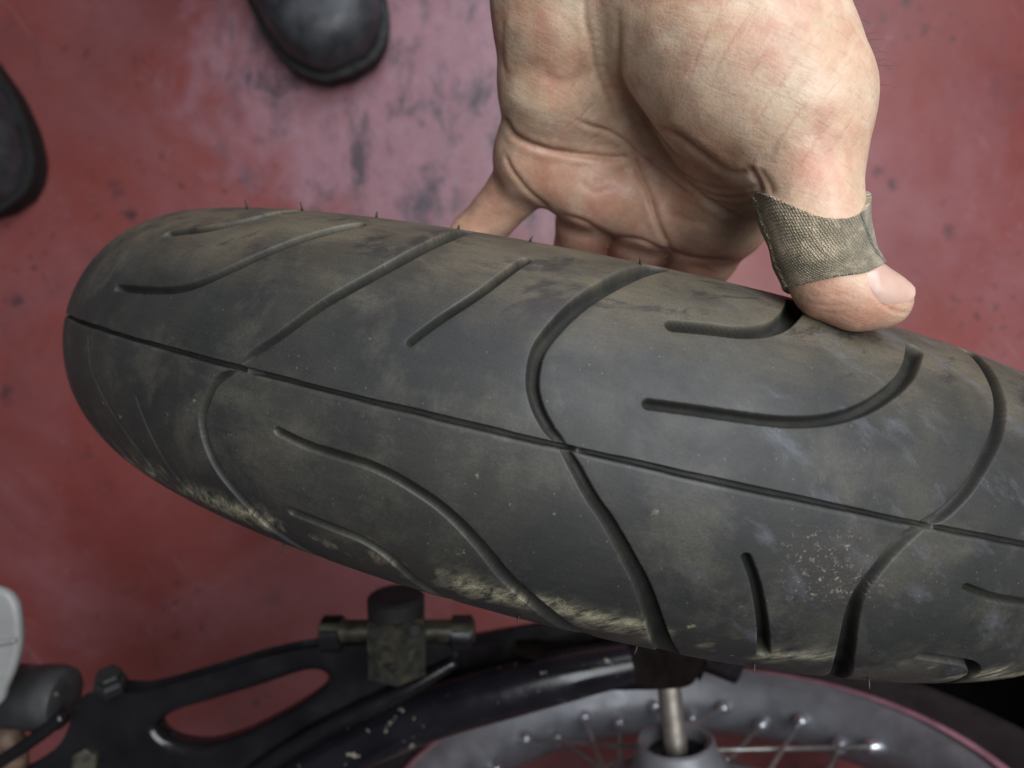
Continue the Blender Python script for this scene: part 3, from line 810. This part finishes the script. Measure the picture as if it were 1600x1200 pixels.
def build_bandage():
    nphi, nax = 220, 56
    phi = np.linspace(0, 2 * math.pi, nphi, endpoint=False)
    axis = TH_P[66] - TH_P[30]; axis /= np.linalg.norm(axis)
    view = np.array([0, 0, 1.0]); view -= axis * (view @ axis); view /= np.linalg.norm(view)   # towards the phone
    side = np.cross(axis, view)                                                               # image right or left
    if side[0] < 0: side = -side
    rng = np.random.default_rng(2)
    fr0 = sum(rng.uniform(-1, 1) * np.sin(q * phi + rng.uniform(0, 6)) for q in (7, 13, 19, 31)) * 0.0012
    fr1 = sum(rng.uniform(-1, 1) * np.sin(q * phi + rng.uniform(0, 6)) for q in (6, 11, 23, 37)) * 0.0014
    # the strip slants a little: higher on its right edge
    s0 = 0.272 + 0.010 * np.sin(phi) + 0.195 * np.maximum(np.cos(phi), 0) ** 1.3 + fr0
    s1 = 0.618 - 0.030 * np.sin(phi) + 0.135 * np.maximum(np.cos(phi + 0.3), 0) + fr1
    outer = []; inner = []
    dirs = np.cos(phi)[:, None] * view + np.sin(phi)[:, None] * side
    # overlapping end of the strip: a step in thickness along a slanted line
    for q in range(nax):
        f = q / (nax - 1)
        s = s0 + (s1 - s0) * f
        o = thumb_at(s)
        sk = march(o, dirs)
        rad_ = np.linalg.norm(sk - o, axis=1)                     # pulled tight: it does not follow the web or the fingertip outwards
        rad_ = np.minimum(rad_, np.percentile(rad_, 45) * 1.05)
        sk = o + dirs * rad_[:, None]
        ph_edge = 0.50 + 0.34 * f
        over = 1 / (1 + np.exp(-(phi - ph_edge) / 0.02)) * (phi < 4.6)
        th_ = 0.0006 + 0.0005 * over
        lift = 0.0002 * np.exp(-(f / 0.05) ** 2) + 0.0002 * np.exp(-((1 - f) / 0.05) ** 2)
        wob = 0.00008 * np.sin(phi * 5 + f * 4) + 0.00005 * np.sin(phi * 9 - f * 7)
        outer.append(sk + dirs * (th_ + lift + wob)[:, None]); inner.append(sk - dirs * 0.0002)
    O = np.array(outer); I = np.array(inner)
    V = np.concatenate([O.reshape(-1, 3), I[[0, -1]].reshape(-1, 3)])
    Fc = []; 
    for q in range(nax - 1):
        for k_ in range(nphi):
            k2 = (k_ + 1) % nphi
            Fc.append((q * nphi + k_, q * nphi + k2, (q + 1) * nphi + k2, (q + 1) * nphi + k_))
    b = nax * nphi
    for k_ in range(nphi):
        k2 = (k_ + 1) % nphi
        Fc.append((b + k_, b + k2, k2, k_))
        Fc.append(((nax - 1) * nphi + k_, (nax - 1) * nphi + k2, b + nphi + k2, b + nphi + k_))
    me = np_mesh('bandage', V, np.array(Fc))
    uvl = me.uv_layers.new(name='UVMap')
    lv = np.empty(len(me.loops), np.int32); me.loops.foreach_get('vertex_index', lv)
    qq = np.where(lv < b, lv // nphi, np.where(lv < b + nphi, 0, nax - 1)); kk = lv % nphi
    uu = kk / nphi * 4.2
    # keep the wrap seam behind the thumb
    arr = np.stack([uu, qq / (nax - 1) * 1.1], -1)
    uvl.data.foreach_set('uv', arr.astype(np.float32).ravel())
    seam = np.zeros(len(V))
    for q in range(nax):
        ph_edge = 0.50 + 0.34 * q / (nax - 1)
        seam[q * nphi:(q + 1) * nphi] = np.exp(-((phi - ph_edge) / 0.035) ** 2)
    a_ = me.attributes.new('seam', 'FLOAT', 'POINT'); a_.data.foreach_set('value', seam.astype(np.float32))
    o = link_mesh('bandage', me, bandage_material(), arm)
    tag(o, label='dirty olive fabric plaster wrapped round the thumb')
    return fix_normals(o)
build_bandage()

# ---- thumb nail
def build_nail():
    axis = TH_P[-1] - TH_P[-16]; axis /= np.linalg.norm(axis)
    nd = np.array([0.72, 0.12, 0.66]); nd -= axis * (nd @ axis); nd /= np.linalg.norm(nd)      # the way the nail faces
    wd = np.cross(axis, nd)
    nu, nv = 27, 27
    base = TH_P[-1]
    V = []
    for i in range(nu):
        f = i / (nu - 1)                                   # root to free edge
        ax = -0.0078 + 0.0150 * f
        half = 0.0062 * math.sqrt(max(0.02, 1 - max(0, (0.42 - f) / 0.42) ** 2)) * (1 - 0.45 * max(0, (f - 0.7) / 0.3) ** 2)
        for j in range(nv):
            g = -1 + 2 * j / (nv - 1)
            V.append((ax, half * g, f, g))
    V = np.array(V)
    o = base + np.outer(np.minimum(V[:, 0], 0.001), axis)
    ang = V[:, 1] / 0.0088
    dirs = np.cos(ang)[:, None] * nd + np.sin(ang)[:, None] * wd + np.outer(np.maximum(V[:, 0] - 0.001, 0) / 0.009, axis)
    dirs /= np.linalg.norm(dirs, axis=1)[:, None]
    sk = march(o, dirs, 0.02)
    h = 0.00060 * (1 - np.abs(V[:, 3]) ** 3) * np.clip(V[:, 2] / 0.2, 0, 1) - 0.00022 + 0.0004 * np.clip((V[:, 2] - 0.8) / 0.2, 0, 1)
    P = sk + dirs * h[:, None]
    idx = np.arange(nu * nv).reshape(nu, nv)
    Q = np.stack([idx[:-1, :-1], idx[1:, :-1], idx[1:, 1:], idx[:-1, 1:]], -1).reshape(-1, 4)
    me = np_mesh('thumb_nail', P, Q)
    k = NT('nail'); c = k.coord()
    k.set(color=k.ramp(k.noise(c, 220, 3), [(0.3, (0.55, 0.34, 0.27)), (0.7, (0.60, 0.40, 0.32))]), rough=0.30, spec=0.5, sss=0.1)
    k.b.inputs['Subsurface Scale'].default_value = 0.001
    o_ = link_mesh('thumb_nail', me, k.m, arm)
    return fix_normals(o_)
build_nail()

# ---- a few hairs on the edge of the wrist
def build_hairs():
    V = []; Fc = []
    rng = np.random.default_rng(11)
    for q in range(26):
        f = rng.uniform(0, 1)
        px = 1272 + 68 * f + rng.uniform(-34, 2); py = -30 + 175 * f + rng.uniform(-10, 10)
        o = at(px - 60, py + 20, 0.183)
        dv = at(px, py, 0.176) - o; dv /= np.linalg.norm(dv)
        s = march(o[None], dv[None])[0]
        g = sdf_grad(hand_sdf, s[None])[0]
        lay = np.array([0.5, -0.8, 0.1]) + rng.normal(size=3) * 0.25
        dirn = g * 0.55 + lay * 0.6; dirn /= np.linalg.norm(dirn)
        L = rng.uniform(0.002, 0.0045)
        pts = [s - g * 0.0003, s + dirn * L * 0.5, s + dirn * L + lay * L * 0.2]
        v, fc = tube_geo(pts, [0.000035, 0.00003, 0.000015], 4)
        b = len(V); V += v; Fc += [tuple(x + b for x in t_) for t_ in fc]
    o_ = mesh_obj('arm_hair', V, Fc, simple_mat('hair', (0.03, 0.02, 0.015), 0.5), arm)
    tag(o_, kind='stuff')
build_hairs()

# ---- shoes and trouser legs
M_leather = simple_mat('black_leather', (0.040, 0.041, 0.045), 0.44, 0, 0.55, 45, 0.35)
M_sole = simple_mat('black_rubber_sole', (0.010, 0.009, 0.009), 0.65, 0, 0.4, 60, 0.3)
M_trouser = simple_mat('dark_work_trouser', (0.012, 0.012, 0.018), 0.85, 0, 0.4, 90, 0.4)
M_lace = simple_mat('black_lace', (0.012, 0.012, 0.012), 0.8)
def outline_w(s, L=0.29):
    """half widths of a shoe sole from toe (s=0) to heel (s=1): inner, outer"""
    pts = [(0, 0.0), (0.012, 0.020), (0.04, 0.0335), (0.10, 0.0455), (0.20, 0.0525), (0.32, 0.0540), (0.48, 0.0470), (0.62, 0.0405), (0.78, 0.0395), (0.90, 0.0365), (0.965, 0.0250), (1.0, 0.0)]
    return np.interp(s, [p[0] for p in pts], [p[1] for p in pts])
def make_shoe(tip, yaw, scale=1.0):
    root = empty('work_shoe', (tip[0], tip[1], 0), person)
    L = 0.29 * scale
    d = np.array([math.sin(yaw), -math.cos(yaw), 0])       # where the toe points
    rgt = np.array([d[1], -d[0], 0]) * -1
    def Pt(s, x, z): return np.array(tip) * np.array([1, 1, 0]) - d * (s * L) + rgt * x * scale + np.array([0, 0, z])
    # sole: welted, two layers
    ss = np.concatenate([[0, 0.004, 0.012, 0.025], np.linspace(0.05, 0.95, 26), [0.975, 0.99, 1.0]])
    V = []; Fc = []
    loop = [(s, 1) for s in ss] + [(s, -1) for s in ss[-2:0:-1]]
    n = len(loop)
    rings = [(0.000, -0.004), (0.004, 0.0005), (0.016, 0.001), (0.020, -0.001), (0.021, 0.003), (0.027, 0.003), (0.028, -0.003)]
    for z, e in rings:
        for s, sg in loop:
            w = outline_w(s)
            V.append(Pt((s - 0.5) * (1 + e / 0.13) + 0.5, sg * max(0, w + e * (w > 0.001)), z + (0.012 * max(0, 0.12 - s) if z < 0.01 else 0)))
    for i in range(len(rings) - 1):
        for k_ in range(n):
            k2 = (k_ + 1) % n
            Fc.append((i * n + k_, i * n + k2, (i + 1) * n + k2, (i + 1) * n + k_))
    Fc.append(tuple(range(n - 1, -1, -1))); Fc.append(tuple((len(rings) - 1) * n + k_ for k_ in range(n)))
    fix_normals(mesh_obj('sole', V, Fc, M_sole, root, True, 35))
    # upper
    hs = [(0, 0.030), (0.03, 0.052), (0.08, 0.062), (0.16, 0.066), (0.26, 0.069), (0.36, 0.078), (0.50, 0.098), (0.62, 0.118), (0.72, 0.128), (0.85, 0.128), (0.95, 0.122), (1.0, 0.11)]
    V = []; Fc = []
    us = np.concatenate([[0.012, 0.02, 0.035], np.linspace(0.06, 0.94, 40), [0.965, 0.98]])
    m = 29
    for s in us:
        w = outline_w(s) - 0.0035; h = np.interp(s, [a for a, b in hs], [b for a, b in hs])
        cap = 0.0016 if s < 0.30 else 0.0                     # toe cap stands proud
        for j in range(m):
            th = math.pi * j / (m - 1)
            e = 0.62 if s < 0.4 else 0.75
            x = math.copysign(abs(math.cos(th)) ** e, math.cos(th)) * w
            if s > 0.45: x *= 1 - 0.30 * min(1, (s - 0.45) / 0.2) * math.sin(th) ** 2
            z = 0.026 + (h - 0.026) * math.sin(th) ** 0.8 + cap * math.sin(th)
            # flex creases behind the cap
            z += 0.0012 * math.sin(s * 120) * math.exp(-((s - 0.36) / 0.06) ** 2) * math.sin(th)
            V.append(Pt(s, x * (1 + cap * 20), z))
    for i in range(len(us) - 1):
        for j in range(m - 1):
            Fc.append((i * m + j, i * m + j + 1, (i + 1) * m + j + 1, (i + 1) * m + j))
    Fc.append(tuple(range(m))); Fc.append(tuple((len(us) - 1) * m + j for j in range(m)))
    up = fix_normals(mesh_obj('upper', V, Fc, M_leather, root))
    # stitched edge of the toe cap, laces
    pts = []
    for j in range(1, m - 1):
        q = np.array(V[[i for i, s in enumerate(us) if s >= 0.30][0] * m + j]); pts.append(q + np.array([0, 0, 0.0004]))
    v, fc = tube_geo(pts, 0.0011, 6); mesh_obj('toe_cap_seam', v, fc, M_leather, root)
    for q in range(5):
        s = 0.42 + q * 0.052; h = np.interp(s, [a for a, b in hs], [b for a, b in hs])
        P_ = [Pt(s, -0.026, h - 0.010), Pt(s + 0.005, -0.012, h + 0.002), Pt(s + 0.008, 0, h + 0.0035), Pt(s + 0.011, 0.012, h + 0.002), Pt(s + 0.016, 0.026, h - 0.010)]
        v, fc = tube_geo(catmull(P_, 5), 0.0022, 8); mesh_obj('lace', v, fc, M_lace, root)
    # trouser leg
    base = Pt(0.74, 0, 0.0)
    V = []; Fc = []
    rng = np.random.default_rng(int(abs(tip[0]) * 1000))
    zs = np.linspace(0.075, 0.85, 44); n = 40
    for z in zs:
        for k_ in range(n):
            th = 2 * math.pi * k_ / n
            r = 0.060 + 0.024 * (z - 0.08) / 0.4 + 0.004 * math.sin(3 * th + z * 40) * math.exp(-z * 4) + 0.003 * math.sin(5 * th - z * 60)
            V.append(base + np.array([r * math.cos(th), r * 1.15 * math.sin(th), z]) + np.array([0, 0.10 * (z - 0.08), 0]))
    for i in range(len(zs) - 1):
        for k_ in range(n):
            k2 = (k_ + 1) % n
            Fc.append((i * n + k_, i * n + k2, (i + 1) * n + k2, (i + 1) * n + k_))
    Fc.append(tuple((len(zs) - 1) * n + k_ for k_ in range(n)))
    mesh_obj('trouser_leg', V, Fc, M_trouser, root)
    return root
make_shoe((at(556, 124, 0.640)[0], at(556, 124, 0.640)[1], 0), math.radians(24), 1.06)
make_shoe((at(16, 328, 0.632)[0], at(16, 328, 0.632)[1], 0), math.radians(27), 1.0)

# ------------------------------------------------------------------ the motorcycle beside it
M_black = simple_mat('black_gloss_paint', (0.008, 0.0065, 0.0075), 0.24, 0, 0.4, 30, 0.12)
M_blackdirty = simple_mat('black_paint_with_mud_splashes', (0.010, 0.009, 0.012), 0.20, 0, 0.4, 30, 0.12, spots=((0.30, 0.26, 0.21), 150, 0.665))
M_olive = simple_mat('grimy_zinc', (0.060, 0.055, 0.036), 0.45, 0.5, 0.8, 70, 0.3)
M_nut = simple_mat('grimy_dark_steel', (0.030, 0.028, 0.022), 0.6, 0.3, 0.8, 130, 0.5, spots=((0.062, 0.054, 0.034), 110, 0.54))
M_alu = simple_mat('dull_aluminium', (0.30, 0.30, 0.32), 0.5, 0.5, 0.2, 50, 0.15)
M_steel = simple_mat('axle_steel', (0.33, 0.29, 0.25), 0.5, 0.7, 0.25, 80, 0.15)
M_spoke = simple_mat('spoke_steel', (0.40, 0.38, 0.36), 0.4, 0.8, 0.3, 90, 0.1)
M_nipple = simple_mat('bright_nickel', (0.62, 0.63, 0.66), 0.32, 0.9, 0.1, 90, 0.05)
M_tyre2 = simple_mat('old_black_rubber', (0.020, 0.017, 0.018), 0.65, 0, 0.4, 50, 0.3)
M_white = simple_mat('scuffed_white_plastic', (0.24, 0.235, 0.225), 0.5, 0, 0.12, 60, 0.15)
M_rubberboot = simple_mat('grey_black_rubber', (0.030, 0.030, 0.030), 0.55, 0, 0.5, 60, 0.25, spots=((0.20, 0.17, 0.14), 120, 0.67))
M_lug = simple_mat('brown_grimed_black_paint', (0.010, 0.007, 0.006), 0.8, 0, 0.8, 60, 0.3, spec=0.06)
M_brown = simple_mat('rusty_bracket', (0.20, 0.13, 0.09), 0.6, 0.2, 0.5, 90, 0.3)

WC = np.array([0.1026, -0.2603, CAM_H - 0.4074])
WA = np.array([-0.11142, 0.99368, -0.01394]); WA /= np.linalg.norm(WA)
moto = empty('motorcycle', (WC[0], WC[1], 0))
tag(moto, 'dirty black motorcycle with spoked aluminium wheel standing behind the held tyre', 'motorcycle')
oc = -0.014                                                   # rim centre along the axle
RF = 0.1912
rim_prof = [(oc + 0.0265, RF), (oc + 0.0270, RF - 0.003), (oc + 0.0245, RF - 0.0055), (oc + 0.0235, RF - 0.011), (oc + 0.016, RF - 0.016), (oc + 0.008, RF - 0.0205), (oc, RF - 0.022),
            (oc - 0.008, RF - 0.0205), (oc - 0.016, RF - 0.016), (oc - 0.0235, RF - 0.011), (oc - 0.0245, RF - 0.0055), (oc - 0.0270, RF - 0.003), (oc - 0.0265, RF),
            (oc - 0.0235, RF), (oc - 0.020, RF - 0.008), (oc, RF - 0.017), (oc + 0.020, RF - 0.008), (oc + 0.0235, RF)]
V, Fc = lathe_geo(WC, WA, rim_prof, 180, closed=True)
rim = fix_normals(mesh_obj('wheel_rim', V, Fc, M_alu, moto, True, 50))
# tyre on that rim
tp = [(oc + 0.0205, RF - 0.006), (oc + 0.024, RF + 0.001), (oc + 0.031, RF + 0.014), (oc + 0.034, RF + 0.024), (oc + 0.031, RF + 0.034), (oc + 0.022, RF + 0.043), (oc + 0.010, RF + 0.0472), (oc, RF + 0.048)]
tp = tp + [(2 * oc - a, r) for a, r in reversed(tp[:-1])]
V, Fc = lathe_geo(WC, WA, tp, 160, closed=False, caps=False)
wt = fix_normals(mesh_obj('wheel_tyre', V, Fc, M_tyre2, moto))
WA_, WE1, WE2 = frame(WA)
for q in range(60):                                           # tread blocks
    th = 2 * math.pi * q / 60
    for side in (-1, 1):
        th2 = th + (0.05 if side > 0 else 0)
        V = []
        for dx, dt, dr in [(a, b, c_) for c_ in (0.036, None) for a, b in ((0.006, -0.034), (0.006, 0.030), (0.026, 0.034), (0.026, -0.028))]:
            ax = oc + side * dx
            rbase = RF + np.interp(dx, [0, 0.010, 0.022, 0.031], [0.048, 0.0472, 0.043, 0.034])
            r_ = rbase - 0.004 if dr else rbase + 0.003
            V.append(WC + ax * WA_ + r_ * (math.cos(th2 + dt) * WE1 + math.sin(th2 + dt) * WE2))
        if min(v[2] for v in V) < 0.0005:
            for v in V: v[2] = max(v[2], 0.0005)
        Fc = [(0, 1, 2, 3), (4, 5, 6, 7), (0, 1, 5, 4), (1, 2, 6, 5), (2, 3, 7, 6), (3, 0, 4, 7)]
        fix_normals(mesh_obj('tread_block', V, Fc, M_tyre2, wt, False))
V, Fc = lathe_geo(WC, WA, [(oc + 0.0274, RF - 0.0046), (oc + 0.0278, RF - 0.0040), (oc + 0.0278, RF + 0.0006), (oc + 0.0268, RF + 0.0010)], 180, caps=False)  # pinkish ring: the floor's reflection in the flange, put in as colour
st_ = fix_normals(mesh_obj('rim_reflection', V, Fc, simple_mat('painted_floor_reflection', (0.40, 0.19, 0.23), 0.4), rim))
st_['label'] = 'pinkish red floor reflection painted round the rim edge'
# mudguard added to blacken the area beside the wheel
V = []; Fc = []
gp = [(oc + 0.062, 0.2490), (oc + 0.060, 0.2540), (oc + 0.040, 0.2580), (oc, 0.2600), (oc - 0.040, 0.2580), (oc - 0.060, 0.2540), (oc - 0.062, 0.2490), (oc - 0.058, 0.2520), (oc, 0.2570), (oc + 0.058, 0.2520)]
aa = np.radians(np.arange(25, 141, 2.0))
for th in aa:
    dv_ = math.cos(th) * np.array([0, 0, 1.0]) + math.sin(th) * np.array([0.9938, 0.111, 0])
    for (x_, r_) in gp: V.append(WC + WA_ * x_ + dv_ * r_)
m = len(gp)
for i in range(len(aa) - 1):
    for j in range(m): Fc.append((i * m + j, i * m + (j + 1) % m, (i + 1) * m + (j + 1) % m, (i + 1) * m + j))
Fc.append(tuple(range(m))); Fc.append(tuple((len(aa) - 1) * m + j for j in range(m)))
fix_normals(mesh_obj('shade_guard', V, Fc, simple_mat('shade_guard_black', (0.006, 0.004, 0.004), 0.7, spec=0.2), moto, True, 40))
p0_ = WC + WA_ * -0.070; p1_ = WC + WA_ * (oc - 0.060) + 0.254 * np.array([0.9938, 0.111, 0])
V, Fc = tube_geo([p0_, (p0_ + p1_) / 2 - WA_ * 0.01, p1_], 0.004, 10)
mesh_obj('shade_guard_stay', V, Fc, M_spoke, moto)
# hub
hub_prof = [(-0.055, 0.014), (-0.055, 0.024), (-0.040, 0.026), (-0.038, 0.056), (-0.030, 0.057), (-0.027, 0.030), (0.006, 0.029), (0.009, 0.050), (0.016, 0.051), (0.019, 0.034), (0.040, 0.0245), (0.048, 0.0230), (0.0492, 0.0215), (0.048, 0.0185), (0.036, 0.0175), (0.035, 0.010)]
V, Fc = lathe_geo(WC, WA, hub_prof, 72, caps=False)
hub = fix_normals(mesh_obj('wheel_hub', V, Fc, M_alu, moto, True, 40))
V, Fc = lathe_geo(WC, WA, [(0.0365, 0.0172), (0.041, 0.0170), (0.041, 0.0085), (0.0365, 0.0080)], 48, closed=True)
mesh_obj('bearing_seal', V, Fc, simple_mat('seal_rubber', (0.015, 0.014, 0.016), 0.5), hub)
V, Fc = lathe_geo(WC, WA, [(-0.075, 0.0069), (0.118, 0.0069), (0.1195, 0.006)], 32)
fix_normals(mesh_obj('axle', V, Fc, M_steel, moto, True, 40))
# spokes and nipples
for q in range(36):
    th_r = 2 * math.pi * (q + 0.5) / 36
    side = 1 if q % 2 else -1
    sweep = 0.85 if (q // 2) % 2 else -0.85
    th_h = th_r + sweep
    ah = 0.0125 if side > 0 else -0.034
    rd = lambda th: math.cos(th) * WE1 + math.sin(th) * WE2
    ph = WC + WA_ * (ah + side * 0.005) + 0.046 * rd(th_h)
    pr_ = WC + WA_ * (oc + side * 0.004) + (RF - 0.021) * rd(th_r)
    v, fc = tube_geo([ph, (ph + pr_) / 2, pr_], 0.0016, 8)
    mesh_obj('spoke', v, fc, M_spoke, rim)
    dv = (ph - pr_) / np.linalg.norm(ph - pr_)
    v, fc = tube_geo([pr_ - dv * 0.004, pr_ + dv * 0.002, pr_ + dv * 0.009, pr_ + dv * 0.0105], [0.0055, 0.0055, 0.0045, 0.0026], 10)
    mesh_obj('spoke_nipple', v, fc, M_nipple, rim)

# swingarm tube with its flattened end and the lug that carries the axle
P_ = catmull([at(250, 1330, .410), at(420, 1238, .405), at(560, 1160, .400), at(680, 1112, .396), at(800, 1078, .393), at(900, 1052, .392), at(985, 1035, .392)], 8)
rr_ = np.interp(np.linspace(0, 1, len(P_)), [0, .45, .8, 1], [.0165, .0150, .0140, .0115])
v, fc = tube_geo(P_, rr_, 28)
swing = mesh_obj('swingarm', v, fc, M_blackdirty, moto, True, 50)
plate('axle_lug', [(915, 1040), (960, 1018), (1060, 1010), (1110, 1030), (1092, 1062), (1070, 1078), (1000, 1082), (925, 1078)], None, .388, .030, .004, M_lug, moto)
# dark guard that runs above the tube
P_ = catmull([at(560, 1085, .43), at(700, 1040, .425), at(830, 1015, .422), at(960, 1000, .42), at(1090, 1012, .42), at(1160, 1035, .42)], 8)
T_ = np.gradient(P_, axis=0); T_ /= np.linalg.norm(T_, axis=1)[:, None]
V = []; Fc = []
for i in range(len(P_)):
    nrm = np.array([-T_[i][1], T_[i][0], 0]); nrm /= np.linalg.norm(nrm)
    for (a, b) in ((-0.014, -0.006), (-0.014, 0.0), (-0.009, 0.004), (0.009, 0.004), (0.014, 0.0), (0.014, -0.006), (0.0115, -0.006), (0.0115, -0.001), (0, 0.001), (-0.0115, -0.001), (-0.0115, -0.006)):
        V.append(P_[i] + nrm * a + np.array([0, 0, b]))
m = 11
for i in range(len(P_) - 1):
    for j in range(m):
        Fc.append((i * m + j, i * m + (j + 1) % m, (i + 1) * m + (j + 1) % m, (i + 1) * m + j))
fix_normals(mesh_obj('chain_guard', V, Fc, M_black, moto, True, 35))

# footrest bracket: cast arm with a long window
br_out = [(-60, 1330), (-30, 1230), (30, 1190), (80, 1150), (100, 1100), (125, 1068), (165, 1062), (215, 1064), (300, 1042), (400, 1012), (490, 994), (560, 990), (640, 988), (700, 990), (728, 1005), (732, 1028), (705, 1058), (620, 1102), (530, 1148), (440, 1204), (330, 1290), (200, 1340)]
br_hole = [(240, 1138), (266, 1118), (330, 1098), (400, 1077), (470, 1054), (500, 1054), (508, 1068), (483, 1092), (425, 1126), (370, 1152), (312, 1166), (262, 1158)]
bracket = plate('footrest_bracket', br_out, br_hole, .385, .016, .0065, M_black, moto, True, 5)
P_ = catmull([at(330, 1262, .383), at(430, 1186, .382), at(530, 1128, .381), (at(630, 1080, .381)), at(715, 1032, .383)], 8)
v, fc = tube_geo(P_, np.interp(np.linspace(0, 1, len(P_)), [0, .2, .8, 1], [.004, .0052, .0052, .003]), 14)
mesh_obj('bracket_rib', v, fc, M_black, bracket)
V, Fc = lathe_geo(at(500, 986, .372), at(742, 986, .372) - at(500, 986, .372), [(0, 0.0052), (0.0008, 0.006), (0.0834, 0.006), (0.0842, 0.0052)], 28)
mesh_obj('hinge_pin', V, Fc, M_olive, bracket, True, 35)
# lugs that hold the pin
for x in (520, 722):
    V, Fc = lathe_geo(at(x, 990, .375), (1, 0, 0), [(-0.006, 0.0085), (-0.005, 0.0098), (0.005, 0.0098), (0.006, 0.0085)], 24)
    mesh_obj('pin_lug', V, Fc, M_black, bracket, True, 35)
# square knuckle of the folded footrest, turned so that two faces show, with its rubber end
kc = at(620, 1003, .360)
def prism(c, axis, sides, prof, rot):
    a, e1, e2 = frame(axis)
    V = []; Fc = []
    for (x, r) in prof:
        for k_ in range(sides):
            th = rot + 2 * math.pi * k_ / sides
            V.append(np.array(c) + a * x + r * (math.cos(th) * e1 + math.sin(th) * e2))
    for i in range(len(prof) - 1):
        for k_ in range(sides):
            k2 = (k_ + 1) % sides
            Fc.append((i * sides + k_, i * sides + k2, (i + 1) * sides + k2, (i + 1) * sides + k_))
    Fc.append(tuple(range(sides))); Fc.append(tuple((len(prof) - 1) * sides + k_ for k_ in range(sides)))
    return V, Fc
V, Fc = prism(kc, (0, 1, 0.12), 6, [(-0.0165, 0.0150), (-0.0150, 0.0168), (0.0145, 0.0170), (0.0160, 0.0155)], 0.17)
fix_normals(mesh_obj('footrest_knuckle', V, Fc, M_nut, bracket, False))
V, Fc = lathe_geo(kc, (0, 1, 0.12), [(0.016, 0.0128), (0.0170, 0.0148), (0.0245, 0.0148), (0.0260, 0.0130)], 36)
fix_normals(mesh_obj('footrest_rubber', V, Fc, M_sole, bracket, True, 35))
V, Fc = prism(at(648, 985, .3475), (0.35, 0.1, 0.93), 24, [(-0.004, 0.0036), (0.0006, 0.0036), (0.0012, 0.0028)], 0)
fix_normals(mesh_obj('knuckle_bolt', V, Fc, M_sole, bracket, True, 35))
# bolt on the top edge of the bracket
V, Fc = prism(at(172, 1066, .380), (0.1, 0.9, 0.45), 6, [(-0.004, 0.0085), (0.001, 0.0085), (0.003, 0.0068), (0.0065, 0.0068), (0.0075, 0.0055)], 0.2)
fix_normals(mesh_obj('bracket_bolt', V, Fc, M_sole, bracket, False))
V, Fc = prism(at(133, 1190, .382), (0.1, 0.1, 1.0), 6, [(-0.004, 0.0075), (0.002, 0.0075), (0.003, 0.0062)], 0.5)
fix_normals(mesh_obj('bracket_bolt', V, Fc, M_nut, bracket, False))
# rubber boot at the end of the frame tube
V, Fc = lathe_geo(at(-60, 1082, .395), at(105, 1092, .395) - at(-60, 1082, .395), [(0, 0.017), (0.02, 0.0175), (0.040, 0.0172), (0.048, 0.0182), (0.055, 0.0182), (0.060, 0.0165), (0.062, 0.010)], 40)
fix_normals(mesh_obj('rubber_boot', V, Fc, M_rubberboot, moto, True, 40))
V, Fc = tube_geo(catmull([at(-120, 1175, .41), at(-40, 1160, .405), at(10, 1150, .40), at(22, 1200, .40), at(10, 1280, .41)], 6), 0.0075, 14)
mesh_obj('frame_tube', V, Fc, M_brown, moto)
P_ = catmull([at(-80, 1235, .383), at(0, 1190, .380), at(60, 1150, .379), at(100, 1118, .380)], 6)
V, Fc = tube_geo(P_, 0.0036, 12)
mesh_obj('brake_cable', V, Fc, M_black, moto)
# scuffed white side panel with a folded edge
wp = plate('side_panel', [(-120, 905), (-40, 912), (2, 922), (20, 938), (27, 962), (29, 1004), (22, 1040), (8, 1075), (-14, 1110), (-120, 1140)], None, .345, .006, .0025, M_white, moto)
tag(wp, label='scuffed white plastic panel')
P_ = catmull([at(-110, 1018, .3445), at(-40, 1010, .3442), at(0, 1005, .3442), at(25, 1000, .3446)], 6)
V, Fc = tube_geo(P_, 0.0012, 8); mesh_obj('panel_ridge', V, Fc, M_white, wp)
